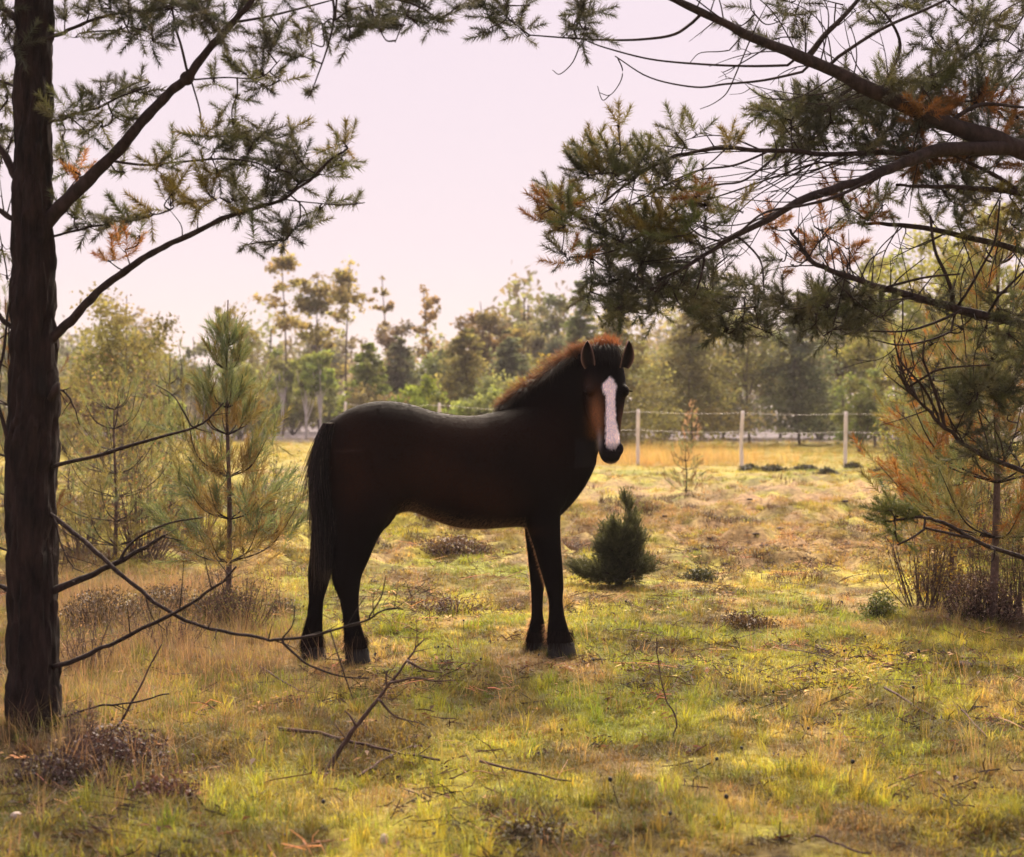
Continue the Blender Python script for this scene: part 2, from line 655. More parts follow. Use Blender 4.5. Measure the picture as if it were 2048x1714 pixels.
    out.vertices.foreach_get('co', co)
    co = co.reshape(-1, 3).astype(float)
    ne = len(out.edges)
    ed = np.empty(ne * 2, np.int32)
    out.edges.foreach_get('vertices', ed)
    ed = ed.reshape(-1, 2)
    deg = np.bincount(ed.ravel(), minlength=nv)[:, None]

    def lap(c):
        s_ = np.zeros_like(c)
        for k2 in range(3):
            s_[:, k2] = np.bincount(ed[:, 0], c[ed[:, 1], k2], nv) + np.bincount(ed[:, 1], c[ed[:, 0], k2], nv)
        return s_ / deg - c
    px0 = CX + co[:, 0] * F / co[:, 1]
    py0 = HOR - (co[:, 2] - CAMZ) * F / co[:, 1]
    headm = (px0 > 1155) & (py0 < 935) & (co[:, 1] < 8.12)
    amt = np.where(headm, .35, 1.0)[:, None]
    for it in range(30):                          # Taubin smoothing keeps the volume
        co = co + .5 * lap(co) * amt
        co = co - .51 * lap(co) * amt
    for it in range(3):
        co = co + .4 * lap(co) * amt
    # nostrils pressed in
    for s_ in (-1, 1):
        c = P(1226, 894, 7.82) + S * s_ * .036
        d = np.linalg.norm((co - c) / np.array((.016, .03, .020)), axis=1)
        co += (Bk * .018)[None, :] * np.exp(-d ** 2)[:, None]
    # eye sockets
    out.vertices.foreach_set('co', co.astype(np.float32).ravel())
    out.update()
    return out, co, S, Nf, Bk


HM, HCO, HS, HN, HB = horse_mesh()


def poly_in(px, py, poly):
    poly = np.asarray(poly, float)
    ins = np.zeros(len(px), bool)
    j = len(poly) - 1
    for i in range(len(poly)):
        xi, yi = poly[i]
        xj, yj = poly[j]
        c = ((yi > py) != (yj > py)) & (px < (xj - xi) * (py - yi) / (yj - yi + 1e-9) + xi)
        ins ^= c
        j = i
    return ins


BLAZE = [(1219, 753), (1212, 762), (1205, 768), (1204, 775), (1208, 783), (1212, 792), (1213, 808), (1212, 840), (1212, 862),
         (1211, 880), (1213, 892), (1219, 897), (1231, 897), (1238, 886), (1239, 872), (1235, 855), (1232, 838), (1230, 808),
         (1231, 785), (1233, 772), (1227, 760)]


def coat_color(co, nrm):
    px = CX + co[:, 0] * F / co[:, 1]
    py = HOR - (co[:, 2] - CAMZ) * F / co[:, 1]
    n = len(co)
    jx = px + 1.2 * (vnoise(co[:, 0] * 160, co[:, 2] * 160, 5) - .5) * 2
    jy = py + 1.2 * (vnoise(co[:, 0] * 160, co[:, 2] * 160, 8) - .5) * 2
    black = np.array((.0036, .0026, .0030))
    brown = np.array((.023, .0090, .0052))
    c = np.ones((n, 3)) * black

    def mixc(tgt, a):
        nonlocal c
        c = c * (1 - a[:, None]) + np.asarray(tgt) * a[:, None]

    def spot(cx, cy, rx, ry):
        return np.exp(-(((px - cx) / rx) ** 2 + ((py - cy) / ry) ** 2))
    nz_ = .6 + .8 * fbm(co[:, 0] * 9, co[:, 2] * 9, 4, 3)
    mixc(brown * .6, np.clip(spot(1100, 880, 70, 80) + spot(900, 860, 200, 30) * .6 + spot(760, 880, 60, 60) * .6, 0, 1) * nz_.clip(0, 1) * .6)
    mixc(brown, np.clip((spot(700, 930, 45, 90) + spot(850, 960, 90, 60) + spot(985, 1000, 60, 45) + .5 * spot(930, 880, 120, 60)) * nz_, 0, 1) * .85)
    mixc((.060, .030, .020), np.clip(spot(1000, 1062, 60, 12) + spot(830, 1035, 40, 14), 0, 1) * .7)
    front = nrm @ HN
    head = (px > 1150) & (co[:, 1] < 8.13) & (py < 935) & (py > 675)
    # tan cheek and jaw
    chk = np.exp(-(((px - 1192) / 14) ** 2 + ((py - 838) / 42) ** 2)) * head
    mixc((.22, .095, .045), np.clip(chk * 1.25, 0, 1) * .92)
    chk2 = np.exp(-(((px - 1245) / 8) ** 2 + ((py - 848) / 30) ** 2)) * head
    mixc((.09, .035, .018), chk2 * .8)
    mixc((.035, .018, .014), np.exp(-(((px - 1176) / 10) ** 2 + ((py - 770) / 20) ** 2)) * head * .8)
    # dark muzzle
    mz = sstep(868, 888, jy) * head
    mixc((.012, .010, .012), mz)
    # blaze
    pb = np.array(BLAZE + BLAZE[:1], float)
    dmin = np.full(n, 99.)
    for (x0, y0), (x1, y1) in zip(pb[:-1], pb[1:]):
        ex, ey = x1 - x0, y1 - y0
        tt = np.clip(((jx - x0) * ex + (jy - y0) * ey) / (ex * ex + ey * ey + 1e-9), 0, 1)
        dmin = np.minimum(dmin, np.hypot(jx - x0 - tt * ex, jy - y0 - tt * ey))
    sd_ = np.where(poly_in(jx, jy, BLAZE), -dmin, dmin)
    bl = (1 - sstep(-1.6, 2.2, sd_)) * head * (front > .1)
    mixc((.80, .73, .86), bl)
    low = bl * sstep(880, 899, jy)
    mixc((.16, .14, .17), low * .75)
    mixc((.5, .43, .42), np.exp(-(((px - 1198) / 5) ** 2 + ((py - 880) / 18) ** 2)) * head * .5)
    return c


def horse():
    base = np.array((-.35, 8.05, 0.0))
    hz = thing('horse', base, 'dark bay horse with white blaze standing side-on in grass, head turned to us', 'horse')
    nv = len(HM.vertices)
    nr = np.empty(nv * 3, np.float32)
    HM.vertices.foreach_get('normal', nr)
    nr = nr.reshape(-1, 3).astype(float)
    col = coat_color(HCO, nr)
    tris_n = len(HM.loop_triangles) if HM.loop_triangles else 0
    HM.calc_loop_triangles()
    tr = np.empty(len(HM.loop_triangles) * 3, np.int32)
    HM.loop_triangles.foreach_get('vertices', tr)
    tr = tr.reshape(-1, 3)

    a = Acc()
    a.add(HCO, tr, col)
    # ears belong to the same body mesh
    for (bx, by, tx, ty, side, tw) in ((1178, 733, 1170, 683, -1, .036), (1250, 733, 1264, 683, 1, .036)):
        B_, T_ = P(bx, by, 7.985), P(tx, ty, 7.94)
        up = T_ - B_
        L_ = np.linalg.norm(up)
        up = unit(up)
        fw = unit(HN + HS * side * .35)
        fw = unit(fw - up * (fw @ up))
        sd = np.cross(up, fw)
        nu, nvv = 15, 13
        lay = []
        for off, cup in ((0.0, .020), (.010, .026)):
            g = []
            for i in range(nu):
                u = i / (nu - 1)
                wdt = tw * (math.sin(min(1, (u * .80 + .20)) * math.pi) ** .65) * (1 - .12 * u) + .0006
                if i == nu - 1:
                    wdt = .001
                lean = side * .012 * (u - .3) - side * .010 * u * u * 2
                for j in range(nvv):
                    v_ = j / (nvv - 1) * 2 - 1
                    g.append(B_ + up * L_ * (u * 1.06 - .06) + sd * (v_ * wdt * (1 + .1 * (off > 0))) + fw * (cup * (v_ * v_) * (wdt / tw) * 1.2 - off - .010) + HS * lean)
            lay.append(np.array(g))
        i_ = np.arange(nu - 1)[:, None] * nvv
        j_ = np.arange(nvv - 1)[None, :]
        q = np.stack([i_ + j_, i_ + j_ + 1, i_ + nvv + j_ + 1, i_ + nvv + j_], -1).reshape(-1, 4)
        f1 = np.vstack([q[:, [0, 1, 2]], q[:, [0, 2, 3]]])
        f2 = f1[:, ::-1] + nu * nvv
        rim = []
        bl_ = [i * nvv for i in range(nu)] + [(nu - 1) * nvv + j for j in range(1, nvv)] + [i * nvv + nvv - 1 for i in range(nu - 2, -1, -1)]
        for p_, q_ in zip(bl_[:-1], bl_[1:]):
            rim += [(p_, q_, q_ + nu * nvv), (p_, q_ + nu * nvv, p_ + nu * nvv)]
        vv = np.vstack(lay)
        cc = np.ones((len(vv), 3)) * (.010, .007, .008)
        edge = np.tile(np.abs(np.linspace(-1, 1, nvv)) ** 6, nu * 2)[:, None]
        cc = cc * (1 - edge) + np.array((.22, .13, .11)) * edge  # backlit rim painted pale into the ear edges
        a.add(vv, np.vstack([f1, f2, np.array(rim)]), cc)
    body = a.build('body', M_coat, hz, loc=base)

    # short coat hair all over
    p0, p1, p2 = HCO[tr[:, 0]], HCO[tr[:, 1]], HCO[tr[:, 2]]
    ar = np.linalg.norm(np.cross(p1 - p0, p2 - p0), axis=1)
    N = 120000
    idx = rng.choice(len(tr), N, p=ar / ar.sum())
    u, v = rng.random(N), rng.random(N)
    sw = u + v > 1
    u[sw], v[sw] = 1 - u[sw], 1 - v[sw]
    q = p0[idx] + (p1 - p0)[idx] * u[:, None] + (p2 - p0)[idx] * v[:, None]
    nn = unit(nr[tr[idx, 0]])
    flow = np.tile(-AX * .75 + np.array((0, 0, -.7)), (N, 1)) + rng.normal(0, .25, (N, 3))
    pxq = CX + q[:, 0] * F / q[:, 1]
    pyq = HOR - (q[:, 2] - CAMZ) * F / q[:, 1]
    hd_ = (pxq > 1160) & (pyq < 930) & (q[:, 1] < 8.1)
    flow[hd_] = np.array((0, 0, -1.)) + rng.normal(0, .2, (hd_.sum(), 3))
    flow = unit(flow - nn * np.sum(flow * nn, 1)[:, None])
    lg = rng.uniform(.010, .020, N)
    low = pyq > 1235
    lg[low] *= 2.0
    lg[hd_] *= .6
    hc = col[tr[idx, 0]] * rng.uniform(.8, 1.3, N)[:, None]
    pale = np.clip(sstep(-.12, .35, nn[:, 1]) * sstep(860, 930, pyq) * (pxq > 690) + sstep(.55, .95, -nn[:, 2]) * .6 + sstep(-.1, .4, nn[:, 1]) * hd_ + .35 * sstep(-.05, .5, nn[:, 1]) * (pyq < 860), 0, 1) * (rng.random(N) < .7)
    hc = hc * (1 - pale[:, None]) + np.array((.34, .21, .17)) * pale[:, None]      # backlit rim painted into hair colour on far-facing sides, head and underside
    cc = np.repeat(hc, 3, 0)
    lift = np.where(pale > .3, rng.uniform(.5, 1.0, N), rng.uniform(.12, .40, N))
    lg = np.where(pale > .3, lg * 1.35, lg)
    d = unit(flow + nn * lift[:, None])
    sd = unit(np.cross(d, nn)) * .0010
    V = np.stack([q - sd, q + sd, q + d * lg[:, None]], 1).reshape(-1, 3)
    fa = Acc()
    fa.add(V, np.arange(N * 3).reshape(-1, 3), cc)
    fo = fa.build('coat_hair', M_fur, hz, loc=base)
    fo['kind'] = 'stuff'

    # hooves
    for l, r_, pt, pb, Y in ((690, 738, 1296, 1334, 7.83), (603, 650, 1294, 1326, 8.0), (1094, 1150, 1284, 1313, 8.09), (1052, 1097, 1284, 1307, 8.28)):
        ha = Acc()
        Tt, Tb = P((l + r_) / 2, pt, Y), P((l + r_) / 2 + 2, pb, Y)
        Tb[2] = -.01
        hw = (r_ - l) / 2 * Y / F
        ang = np.linspace(0, 2 * np.pi, 24, endpoint=False)
        rg = []
        for f_, s_ in ((0, .86), (.08, .95), (.5, 1.03), (.95, 1.13), (1, 1.10)):
            c = lerp(Tt, Tb, f_)
            rg.append(c + (np.cos(ang) * hw * s_)[:, None] * AX + (np.sin(ang) * hw * s_ * .9)[:, None] * LAT)
        ha.add(*rings_mesh(rg))
        ha.build('hoof', M_hoof, hz, loc=base)
        # feather over the hoof
        n = 420
        th = rng.uniform(0, 2 * np.pi, n)
        st = lerp(Tt, Tb, -.25) + (np.cos(th) * hw * .85)[:, None] * AX + (np.sin(th) * hw * .8)[:, None] * LAT + np.stack([np.zeros(n), np.zeros(n), rng.uniform(-.01, .05, n)], 1)
        od = np.cos(th)[:, None] * AX + np.sin(th)[:, None] * LAT * .9
        dd = unit(od * rng.uniform(.2, .7, n)[:, None] + np.array((0, 0, -1.)) + rng.normal(0, .15, (n, 3)))
        ln = rng.uniform(.045, .10, n) * np.where(np.cos(th) < -.2, 1.25, .8)
        w_ = unit(np.cross(dd, od)) * .0016
        fa2 = Acc()
        fa2.add(np.stack([st - w_, st + w_, st + dd * ln[:, None]], 1).reshape(-1, 3), np.arange(n * 3).reshape(-1, 3), np.array((.012, .009, .010)))
        fa2.build('feather_hair', M_fur, hz, loc=base)
    # eyes
    for s_ in (-1, 1):
        c = P(1218, 781, 7.92) + HS * s_ * .099 + HB * .050
        ea = Acc()
        ang = np.linspace(0, 2 * np.pi, 16, endpoint=False)
        rg = [c + .020 * np.stack([np.cos(t_) * np.cos(ang), np.cos(t_) * np.sin(ang), np.full(16, np.sin(t_))], 1) for t_ in np.linspace(-1.5, 1.5, 9)]
        ea.add(*rings_mesh(rg))
        ea.build('eye', M_eye, hz, loc=base)
        n = 26                                     # lashes and lid
        la = Acc()
        for i in range(n):
            f_ = i / (n - 1)
            p_ = c + HS * s_ * .012 + HN * .017 * math.cos(f_ * 2.6 - .6) + np.array((0, 0, .008 + .006 * math.sin(f_ * math.pi)))
            q_ = p_ + HS * s_ * .026 + HN * .006 + np.array((0, 0, -.006))
            la.add([p_ + (0, 0, .001), p_ - (0, 0, .001), q_], [(0, 1, 2)], (.006, .005, .005))
        la.build('eyelash', M_fur, hz, loc=base)

    def strands(acc, st, dirs, ln, wd, c, grav=.5, seg=3, curl=.15):
        n = len(st)
        pts = [st]
        d = unit(dirs)
        for i in range(seg):
            d = unit(d + np.array((0, 0, -grav / seg)) + rng.normal(0, curl / seg, (n, 3)))
            pts.append(pts[-1] + d * (ln / seg)[:, None])
        side = unit(np.cross(d, rng.normal(0, 1, (n, 3)))) * wd
        V = []
        for i, p_ in enumerate(pts):
            s2 = side * (1 - .75 * i / seg)
            V += [p_ - s2, p_ + s2]
        V = np.stack(V, 1)                     # n, 2(seg+1), 3
        m_ = 2 * (seg + 1)
        f = []
        for i in range(seg):
            b_ = 2 * i
            f += [(b_, b_ + 1, b_ + 3), (b_, b_ + 3, b_ + 2)]
        f = np.array(f)
        Fc = (f[None] + (np.arange(n) * m_)[:, None, None]).reshape(-1, 3)
        acc.add(V.reshape(-1, 3), Fc, np.repeat(c, m_, 0))

    # mane
    crest = spline([P(1000, 818, 8.18), P(1025, 800, 8.18), P(1055, 778, 8.17), P(1098, 748, 8.14), P(1138, 719, 8.10), P(1172, 699, 8.05), P(1205, 690, 8.02)], 10)
    n = 5200
    t_ = rng.random(n) * (len(crest) - 1.001)
    i0 = t_.astype(int)
    st = crest[i0] + (crest[i0 + 1] - crest[i0]) * (t_ - i0)[:, None]
    st = st + LAT * rng.normal(0, .018, n)[:, None] + np.array((0, 0, -.02))
    frac = t_ / (len(crest) - 1)
    sdv = (rng.random(n) < .42) & (frac < .72)
    dirs = np.array((-.45, 0, .95)) + rng.normal(0, .22, (n, 3)) + np.where(sdv, -.9, .1)[:, None] * LAT * rng.uniform(.2, 1, n)[:, None]
    ln = (.070 + .02 * np.sin(frac * 3.1)) * (1 - .25 * sstep(.75, 1, frac)) * rng.uniform(.6, 1.2, n) * (.75 + .5 * vnoise(t_ * .9, t_ * 0, 3))
    ln = np.where(sdv, ln * 1.35, ln)
    cc = np.array((.066, .030, .020)) * rng.uniform(.5, 1.4, n)[:, None]
    cc = np.where(sdv[:, None], cc * .16, cc)  # backlit glow put into the upright strands' colour, drooping strands kept dark
    ma = Acc()
    grav = 1.3
    strands(ma, st[sdv], dirs[sdv], ln[sdv], .0011, cc[sdv], grav=1.9)
    strands(ma, st[~sdv], dirs[~sdv], ln[~sdv], .0010, cc[~sdv], grav=.55)
    ma.build('mane', M_mane, hz, loc=base)
    # forelock with a bushy top between the ears
    n = 1500
    st = P(1214, 692, 8.0) + HS * rng.normal(0, .032, n)[:, None] + np.stack([np.zeros(n), rng.normal(0, .02, n), rng.normal(0, .008, n)], 1)
    up = rng.random(n) < .5
    dirs = np.where(up[:, None], np.array((0, .15, 1.)), HN * .8 + np.array((0, 0, .35))) + rng.normal(0, .25, (n, 3))
    ln = np.where(up, rng.uniform(.035, .070, n), rng.uniform(.07, .15, n))
    cc = np.where(up[:, None], np.array((.095, .036, .020)), np.array((.006, .0045, .005))) * rng.uniform(.7, 1.4, n)[:, None]  # upright tuft tinted orange as if light shone through, the rest dark
    fo = Acc()
    strands(fo, st[up], dirs[up], ln[up], .0010, cc[up], grav=.5)
    strands(fo, st[~up], dirs[~up], ln[~up], .0012, cc[~up], grav=2.6)
    fo.build('forelock', M_mane, hz, loc=base)
    # tail: a full core wrapped in long strands
    tl = spline(np.array([(644, 672, 846), (630, 672, 870), (620, 673, 905), (616, 673, 950), (618, 673, 1000), (624, 673, 1050), (632, 668, 1095), (648, 664, 1140)], float), 5)
    ang = np.linspace(0, 2 * np.pi, 20, endpoint=False)
    rg = []
    for l, r_, py in tl:
        c = P((l + r_) / 2, py, 7.86)
        hw = (r_ - l) / 2 * 7.86 / F * .86
        rg.append(c + (np.cos(ang) * hw)[:, None] * AX + (np.sin(ang) * min(hw, .06))[:, None] * LAT)
    ta = Acc()
    v_, f_ = rings_mesh(rg)
    ta.add(v_, f_, np.array((.008, .006, .007)))
    n = 2600
    k0 = rng.integers(0, int(len(tl) * .8), n)
    l, r_, py = tl[k0, 0], tl[k0, 1], tl[k0, 2]
    th = rng.uniform(0, 2 * np.pi, n)
    hw = (r_ - l) / 2 * 7.86 / F
    cpt = np.stack([((l + r_) / 2 - CX) * 7.86 / F, np.full(n, 7.86), CAMZ - (py - HOR) * 7.86 / F], 1)
    st = cpt + (np.cos(th) * hw * .85)[:, None] * AX + (np.sin(th) * np.minimum(hw, .06))[:, None] * LAT
    k1 = np.minimum(k0 + 4, len(tl) - 1)
    nxt = np.stack([((tl[k1, 0] + tl[k1, 1]) / 2 - CX) * 7.86 / F, np.full(n, 7.86), CAMZ - (tl[k1, 2] - HOR) * 7.86 / F], 1)
    dirs = unit(nxt - cpt) + rng.normal(0, .09, (n, 3)) + np.cos(th)[:, None] * AX * np.where(k0 < 10, .06, -.04)[:, None]
    strands(ta, st, dirs, rng.uniform(.16, .34, n), .0016, np.array((.012, .009, .0105)) * (rng.uniform(.4, 1.7, n) * np.where(rng.random(n) < .14, 3.5, 1))[:, None], grav=.4, seg=4, curl=.25)
    ta.build('tail', M_mane, hz, loc=base)


horse()


# ------------------------------------------------------------------ pine foliage kit
def shoot_template(n, length, nl, width, a0=35, a1=70, seed=1):
    """one needle shoot along +Z: n needles, each a slim triangle"""
    g = np.random.default_rng(seed)
    z = (np.linspace(0, 1, n) ** .85) * length
    th = np.arange(n) * 2.39996 + g.normal(0, .3, n)
    tip = z / length
    an = np.radians(lerp(a1, a0, tip) + g.normal(0, 10, n))
    ln = nl * (1 - .25 * tip) * g.uniform(.75, 1.15, n)
    d = np.stack([np.cos(th) * np.sin(an), np.sin(th) * np.sin(an), np.cos(an)], 1)
    o = np.stack([np.zeros(n), np.zeros(n), z], 1)
    sd = unit(np.cross(d, g.normal(0, 1, (n, 3)))) * width / 2
    mid = o + d * ln[:, None] * .5
    V = np.stack([o - sd, o + sd, o + d * ln[:, None]], 1).reshape(-1, 3)
    return V, np.arange(n * 3).reshape(-1, 3)


SH_NEAR = [shoot_template(92, .095, .040, .0031, seed=s) for s in range(4)]
SH_MID = [shoot_template(60, .16, .075, .0042, 22, 50, seed=s) for s in range(4)]
SH_THIN = [shoot_template(40, .15, .080, .0040, 18, 42, seed=s) for s in range(4)]
SH_BUSH = [shoot_template(44, .12, .028, .0060, 40, 70, seed=s) for s in range(4)]


def place_shoots(acc, temps, pos, dirs, scale, cols):
    pos, dirs = np.asarray(pos, float), unit(np.asarray(dirs, float))
    n = len(pos)
    if n == 0:
        return
    ref = rng.normal(0, 1, (n, 3))
    u = unit(np.cross(dirs, ref))
    v = np.cross(dirs, u)
    M = np.stack([u, v, dirs], 1) * np.broadcast_to(scale, (n,))[:, None, None]
    pick = rng.integers(0, len(temps), n)
    for k_, (tv, tf) in enumerate(temps):
        s_ = np.where(pick == k_)[0]
        if len(s_) == 0:
            continue
        V = np.einsum('vj,njk->nvk', tv, M[s_]) + pos[s_][:, None, :]
        Fc = tf[None] + (np.arange(len(s_)) * len(tv))[:, None, None]
        c = np.repeat(np.asarray(cols)[s_], len(tv), 0)
        c = c * rng.uniform(.75, 1.25, (len(c) // 3, 1)).repeat(3, 0)
        acc.add(V.reshape(-1, 3), Fc.reshape(-1, 3), c)


NEEDLE_G = np.array((.078, .084, .046))
NEEDLE_Y = np.array((.125, .105, .035))
NEEDLE_O = np.array((.250, .115, .035))
NEEDLE_D = np.array((.050, .053, .040))


class Branch:
    def __init__(s, pts, w0, w1, wig=.006):
        """pts: (px, py, Y) along the branch, widths in photo pixels at its base and tip"""
        s.p = spline(np.array([P(*q) for q in pts]), 8)
        n = len(s.p)
        t_ = np.linspace(0, 1, n)
        Ym = np.mean([q[2] for q in pts])
        nzv = np.stack([vnoise(t_ * n * .35, t_ * 0 + rng.random() * 99, 5) - .5 for _ in range(3)], 1)
        s.p = s.p + nzv * wig * np.minimum(1, t_ * 4)[:, None] * 2
        s.r = lerp(w0, w1, t_ ** .8) / 2 * Ym / F
        s.r = s.r * (1 + .18 * (vnoise(t_ * n * .5, t_ * 0, int(w0 * 7 + pts[0][0])) - .5))
        s.wood = Acc()
        s.ned = Acc()
        s.wood.add(*tube(s.p, s.r, 8 if w0 > 9 else 6))
        s.att = [s.p[len(s.p) // 5:]]
        s.pend = []

    def twig(s, pts, w0, w1=None):
        q = spline(np.array([P(*a) for a in pts]), 6)
        i = np.argmin(np.linalg.norm(s.p - q[0], axis=1))
        if np.linalg.norm(s.p[i] - q[0]) < .25:
            q = np.vstack([s.p[i], q[1:]])
        Ym = np.mean([a[2] for a in pts])
        w1 = w0 * .45 if w1 is None else w1
        s.wood.add(*tube(q, np.linspace(w0, w1, len(q)) / 2 * Ym / F, 5))
        s.att.append(q[len(q) // 4:])
        return q

    def snags(s, n, l0=.06, l1=.22, t0=.2, t1=1.0, up=.2):
        for _ in range(n):
            i = int(rng.uniform(t0, t1) * (len(s.p) - 2))
            ax = unit(s.p[i + 1] - s.p[i])
            d = unit(np.cross(ax, rng.normal(0, 1, 3)) + ax * rng.uniform(.3, 1) + np.array((0, 0, up)))
            L_ = rng.uniform(l0, l1)
            bend = rng.normal(0, .25, 3)
            q = [s.p[i], s.p[i] + d * L_ * .5 + bend * L_ * .12, s.p[i] + d * L_ + bend * L_ * .4]
            q = spline(q, 4)
            s.wood.add(*tube(q, np.linspace(min(.0035, s.r[i] * .6), .0010, len(q)), 5))
            if rng.random() < .5:
                d2 = unit(d + rng.normal(0, .5, 3))
                q2 = np.array([q[4], q[4] + d2 * L_ * .4])
                s.wood.add(*tube(q2, np.linspace(.0018, .0008, 2), 4))

    def cluster(s, *args, **kw):
        s.pend.append((args, kw))

    def grow(s):
        todo = [(P(*q[0][:3]), q) for q in s.pend]
        while todo:
            at_ = np.concatenate(s.att)
            dist = [np.min(np.linalg.norm(at_ - c_, axis=1)) for c_, _ in todo]
            k_ = int(np.argmin(dist))
            _, (args, kw) = todo.pop(k_)
            s.cluster_now(*args, **kw)

    def cluster_now(s, px, py, Y, r, n, tone=NEEDLE_G, aim=None, temps=None, scale=1.0, depth=None, spread=.9, tw=1.0):
        """a bunch of n needle shoots round a point, carried by a twig from the nearest wood"""
        temps = SH_NEAR if temps is None else temps
        C_ = P(px, py, Y)
        rad = r * Y / F
        at_ = np.concatenate(s.att)
        i = np.argmin(np.linalg.norm(at_ - C_, axis=1))
        A_ = at_[i]
        L_ = np.linalg.norm(C_ - A_)
        mid = (A_ + C_) / 2 + rng.normal(0, .12, 3) * L_ + np.array((0, 0, -.08 * L_))
        q = spline([A_, mid, C_], 6) if L_ > .02 else np.array([A_, C_ + (0, 0, .001)])
        s.wood.add(*tube(q, np.linspace(.0038 * tw, .0022 * tw, len(q)), 5))
        s.att.append(q[1:])
        out = unit(C_ - A_) if L_ > .03 else unit(rng.normal(0, 1, 3))
        if aim is not None:
            out = unit(out * .3 + np.array((aim[0], 0, aim[1])))
        pos, dr = [], []
        for _ in range(n):
            d = unit(out * .7 + rng.normal(0, spread, 3) * (1, .9, .8) + np.array((0, 0, .15)))
            st = C_ - out * rad * rng.uniform(0, .5) + rng.normal(0, .22, 3) * rad
            e_ = st + d * rad * rng.uniform(.10, .55)
            s.wood.add(*tube(spline([C_ - out * rad * .4, (C_ + st) / 2, e_], 3), np.linspace(.0022, .0012, 7), 4, False))
            pos.append(e_)
            dr.append(unit(d + np.array((0, 0, .25))))
        col = np.asarray(tone) * rng.uniform(.7, 1.3, (n, 1)) * rng.uniform(.92, 1.08, (n, 3))
        place_shoots(s.ned, temps, pos, dr, rng.uniform(.75, 1.2, n) * scale, col)

    def whips(s, n, aim, l0, l1, w0=.0035, t0=.25, t1=.95, sub=2, jit=.3):
        for _ in range(n):
            i = int(rng.uniform(t0, t1) * (len(s.p) - 2))
            d = unit(np.asarray(aim, float) + rng.normal(0, jit, 3))
            L_ = rng.uniform(l0, l1)
            b1, b2 = rng.normal(0, .10, 3) * L_, rng.normal(0, .16, 3) * L_
            q = spline([s.p[i], s.p[i] + d * L_ * .35 + b1, s.p[i] + d * L_ * .7 + b1 + b2 * .5, s.p[i] + d * L_ + b2], 6)
            s.wood.add(*tube(q, np.linspace(min(w0, s.r[i] * .7), .0012, len(q)), 5))
            s.att.append(q[len(q) // 2:])
            for _k in range(sub):
                j = rng.integers(len(q) // 3, len(q) - 1)
                d2 = unit(d + rng.normal(0, .5, 3))
                L2 = L_ * rng.uniform(.15, .35)
                s.wood.add(*tube(spline([q[j], q[j] + d2 * L2 * .5 + rng.normal(0, .08, 3) * L2, q[j] + d2 * L2], 4), np.linspace(.002, .0009, 9), 4, False))

    def build(s, parent, base, wood=None, label=None):
        s.grow()
        o = s.wood.build('branch', wood or M_twig, parent, loc=base)
        if s.ned.n:
            s.ned.build('needles', M_needle, o, smooth=False)
            o.children[0].matrix_parent_inverse = Matrix()
            o.children[0].location = -Vector(base)
        if label:
            o['label'] = label
        return o


def trunk_mesh(stations, seg=56, per=14, ridge=.010, seed=0):
    """stations: px centre, py, width px, Y"""
    tb = spline(np.array(stations, float), per)
    ang = np.linspace(0, 2 * np.pi, seg, endpoint=False)
    rg = []
    for k_, (px, py, wd, Y) in enumerate(tb):
        c = P(px, py, Y)
        r_ = wd / 2 * Y / F
        zz = c[2]
        n1 = vnoise(ang * 4.2 + 2 * np.sin(zz * 3), np.full(seg, zz * 5.0), seed)
        n2 = vnoise(ang * 9, np.full(seg, zz * 16), seed + 5)
        n1 = np.where(ang > 5.8, lerp(n1, n1[0], (ang - 5.8) / .5), n1)
        n3 = vnoise(ang * 5.1 + 7, np.full(seg, zz * 11.0), seed + 9)
        dd = ridge * ((np.abs(n1 - .5) * 2) ** .5 - .6) * 1.9 + ridge * .9 * (n2 - .5) + ridge * .9 * (sstep(.3, .55, n3) - .5)
        rg.append(c + ((r_ + dd) * np.cos(ang))[:, None] * np.array((1., 0, 0)) + ((r_ + dd) * np.sin(ang))[:, None] * np.array((0, 1., 0)))
    return rings_mesh(rg)


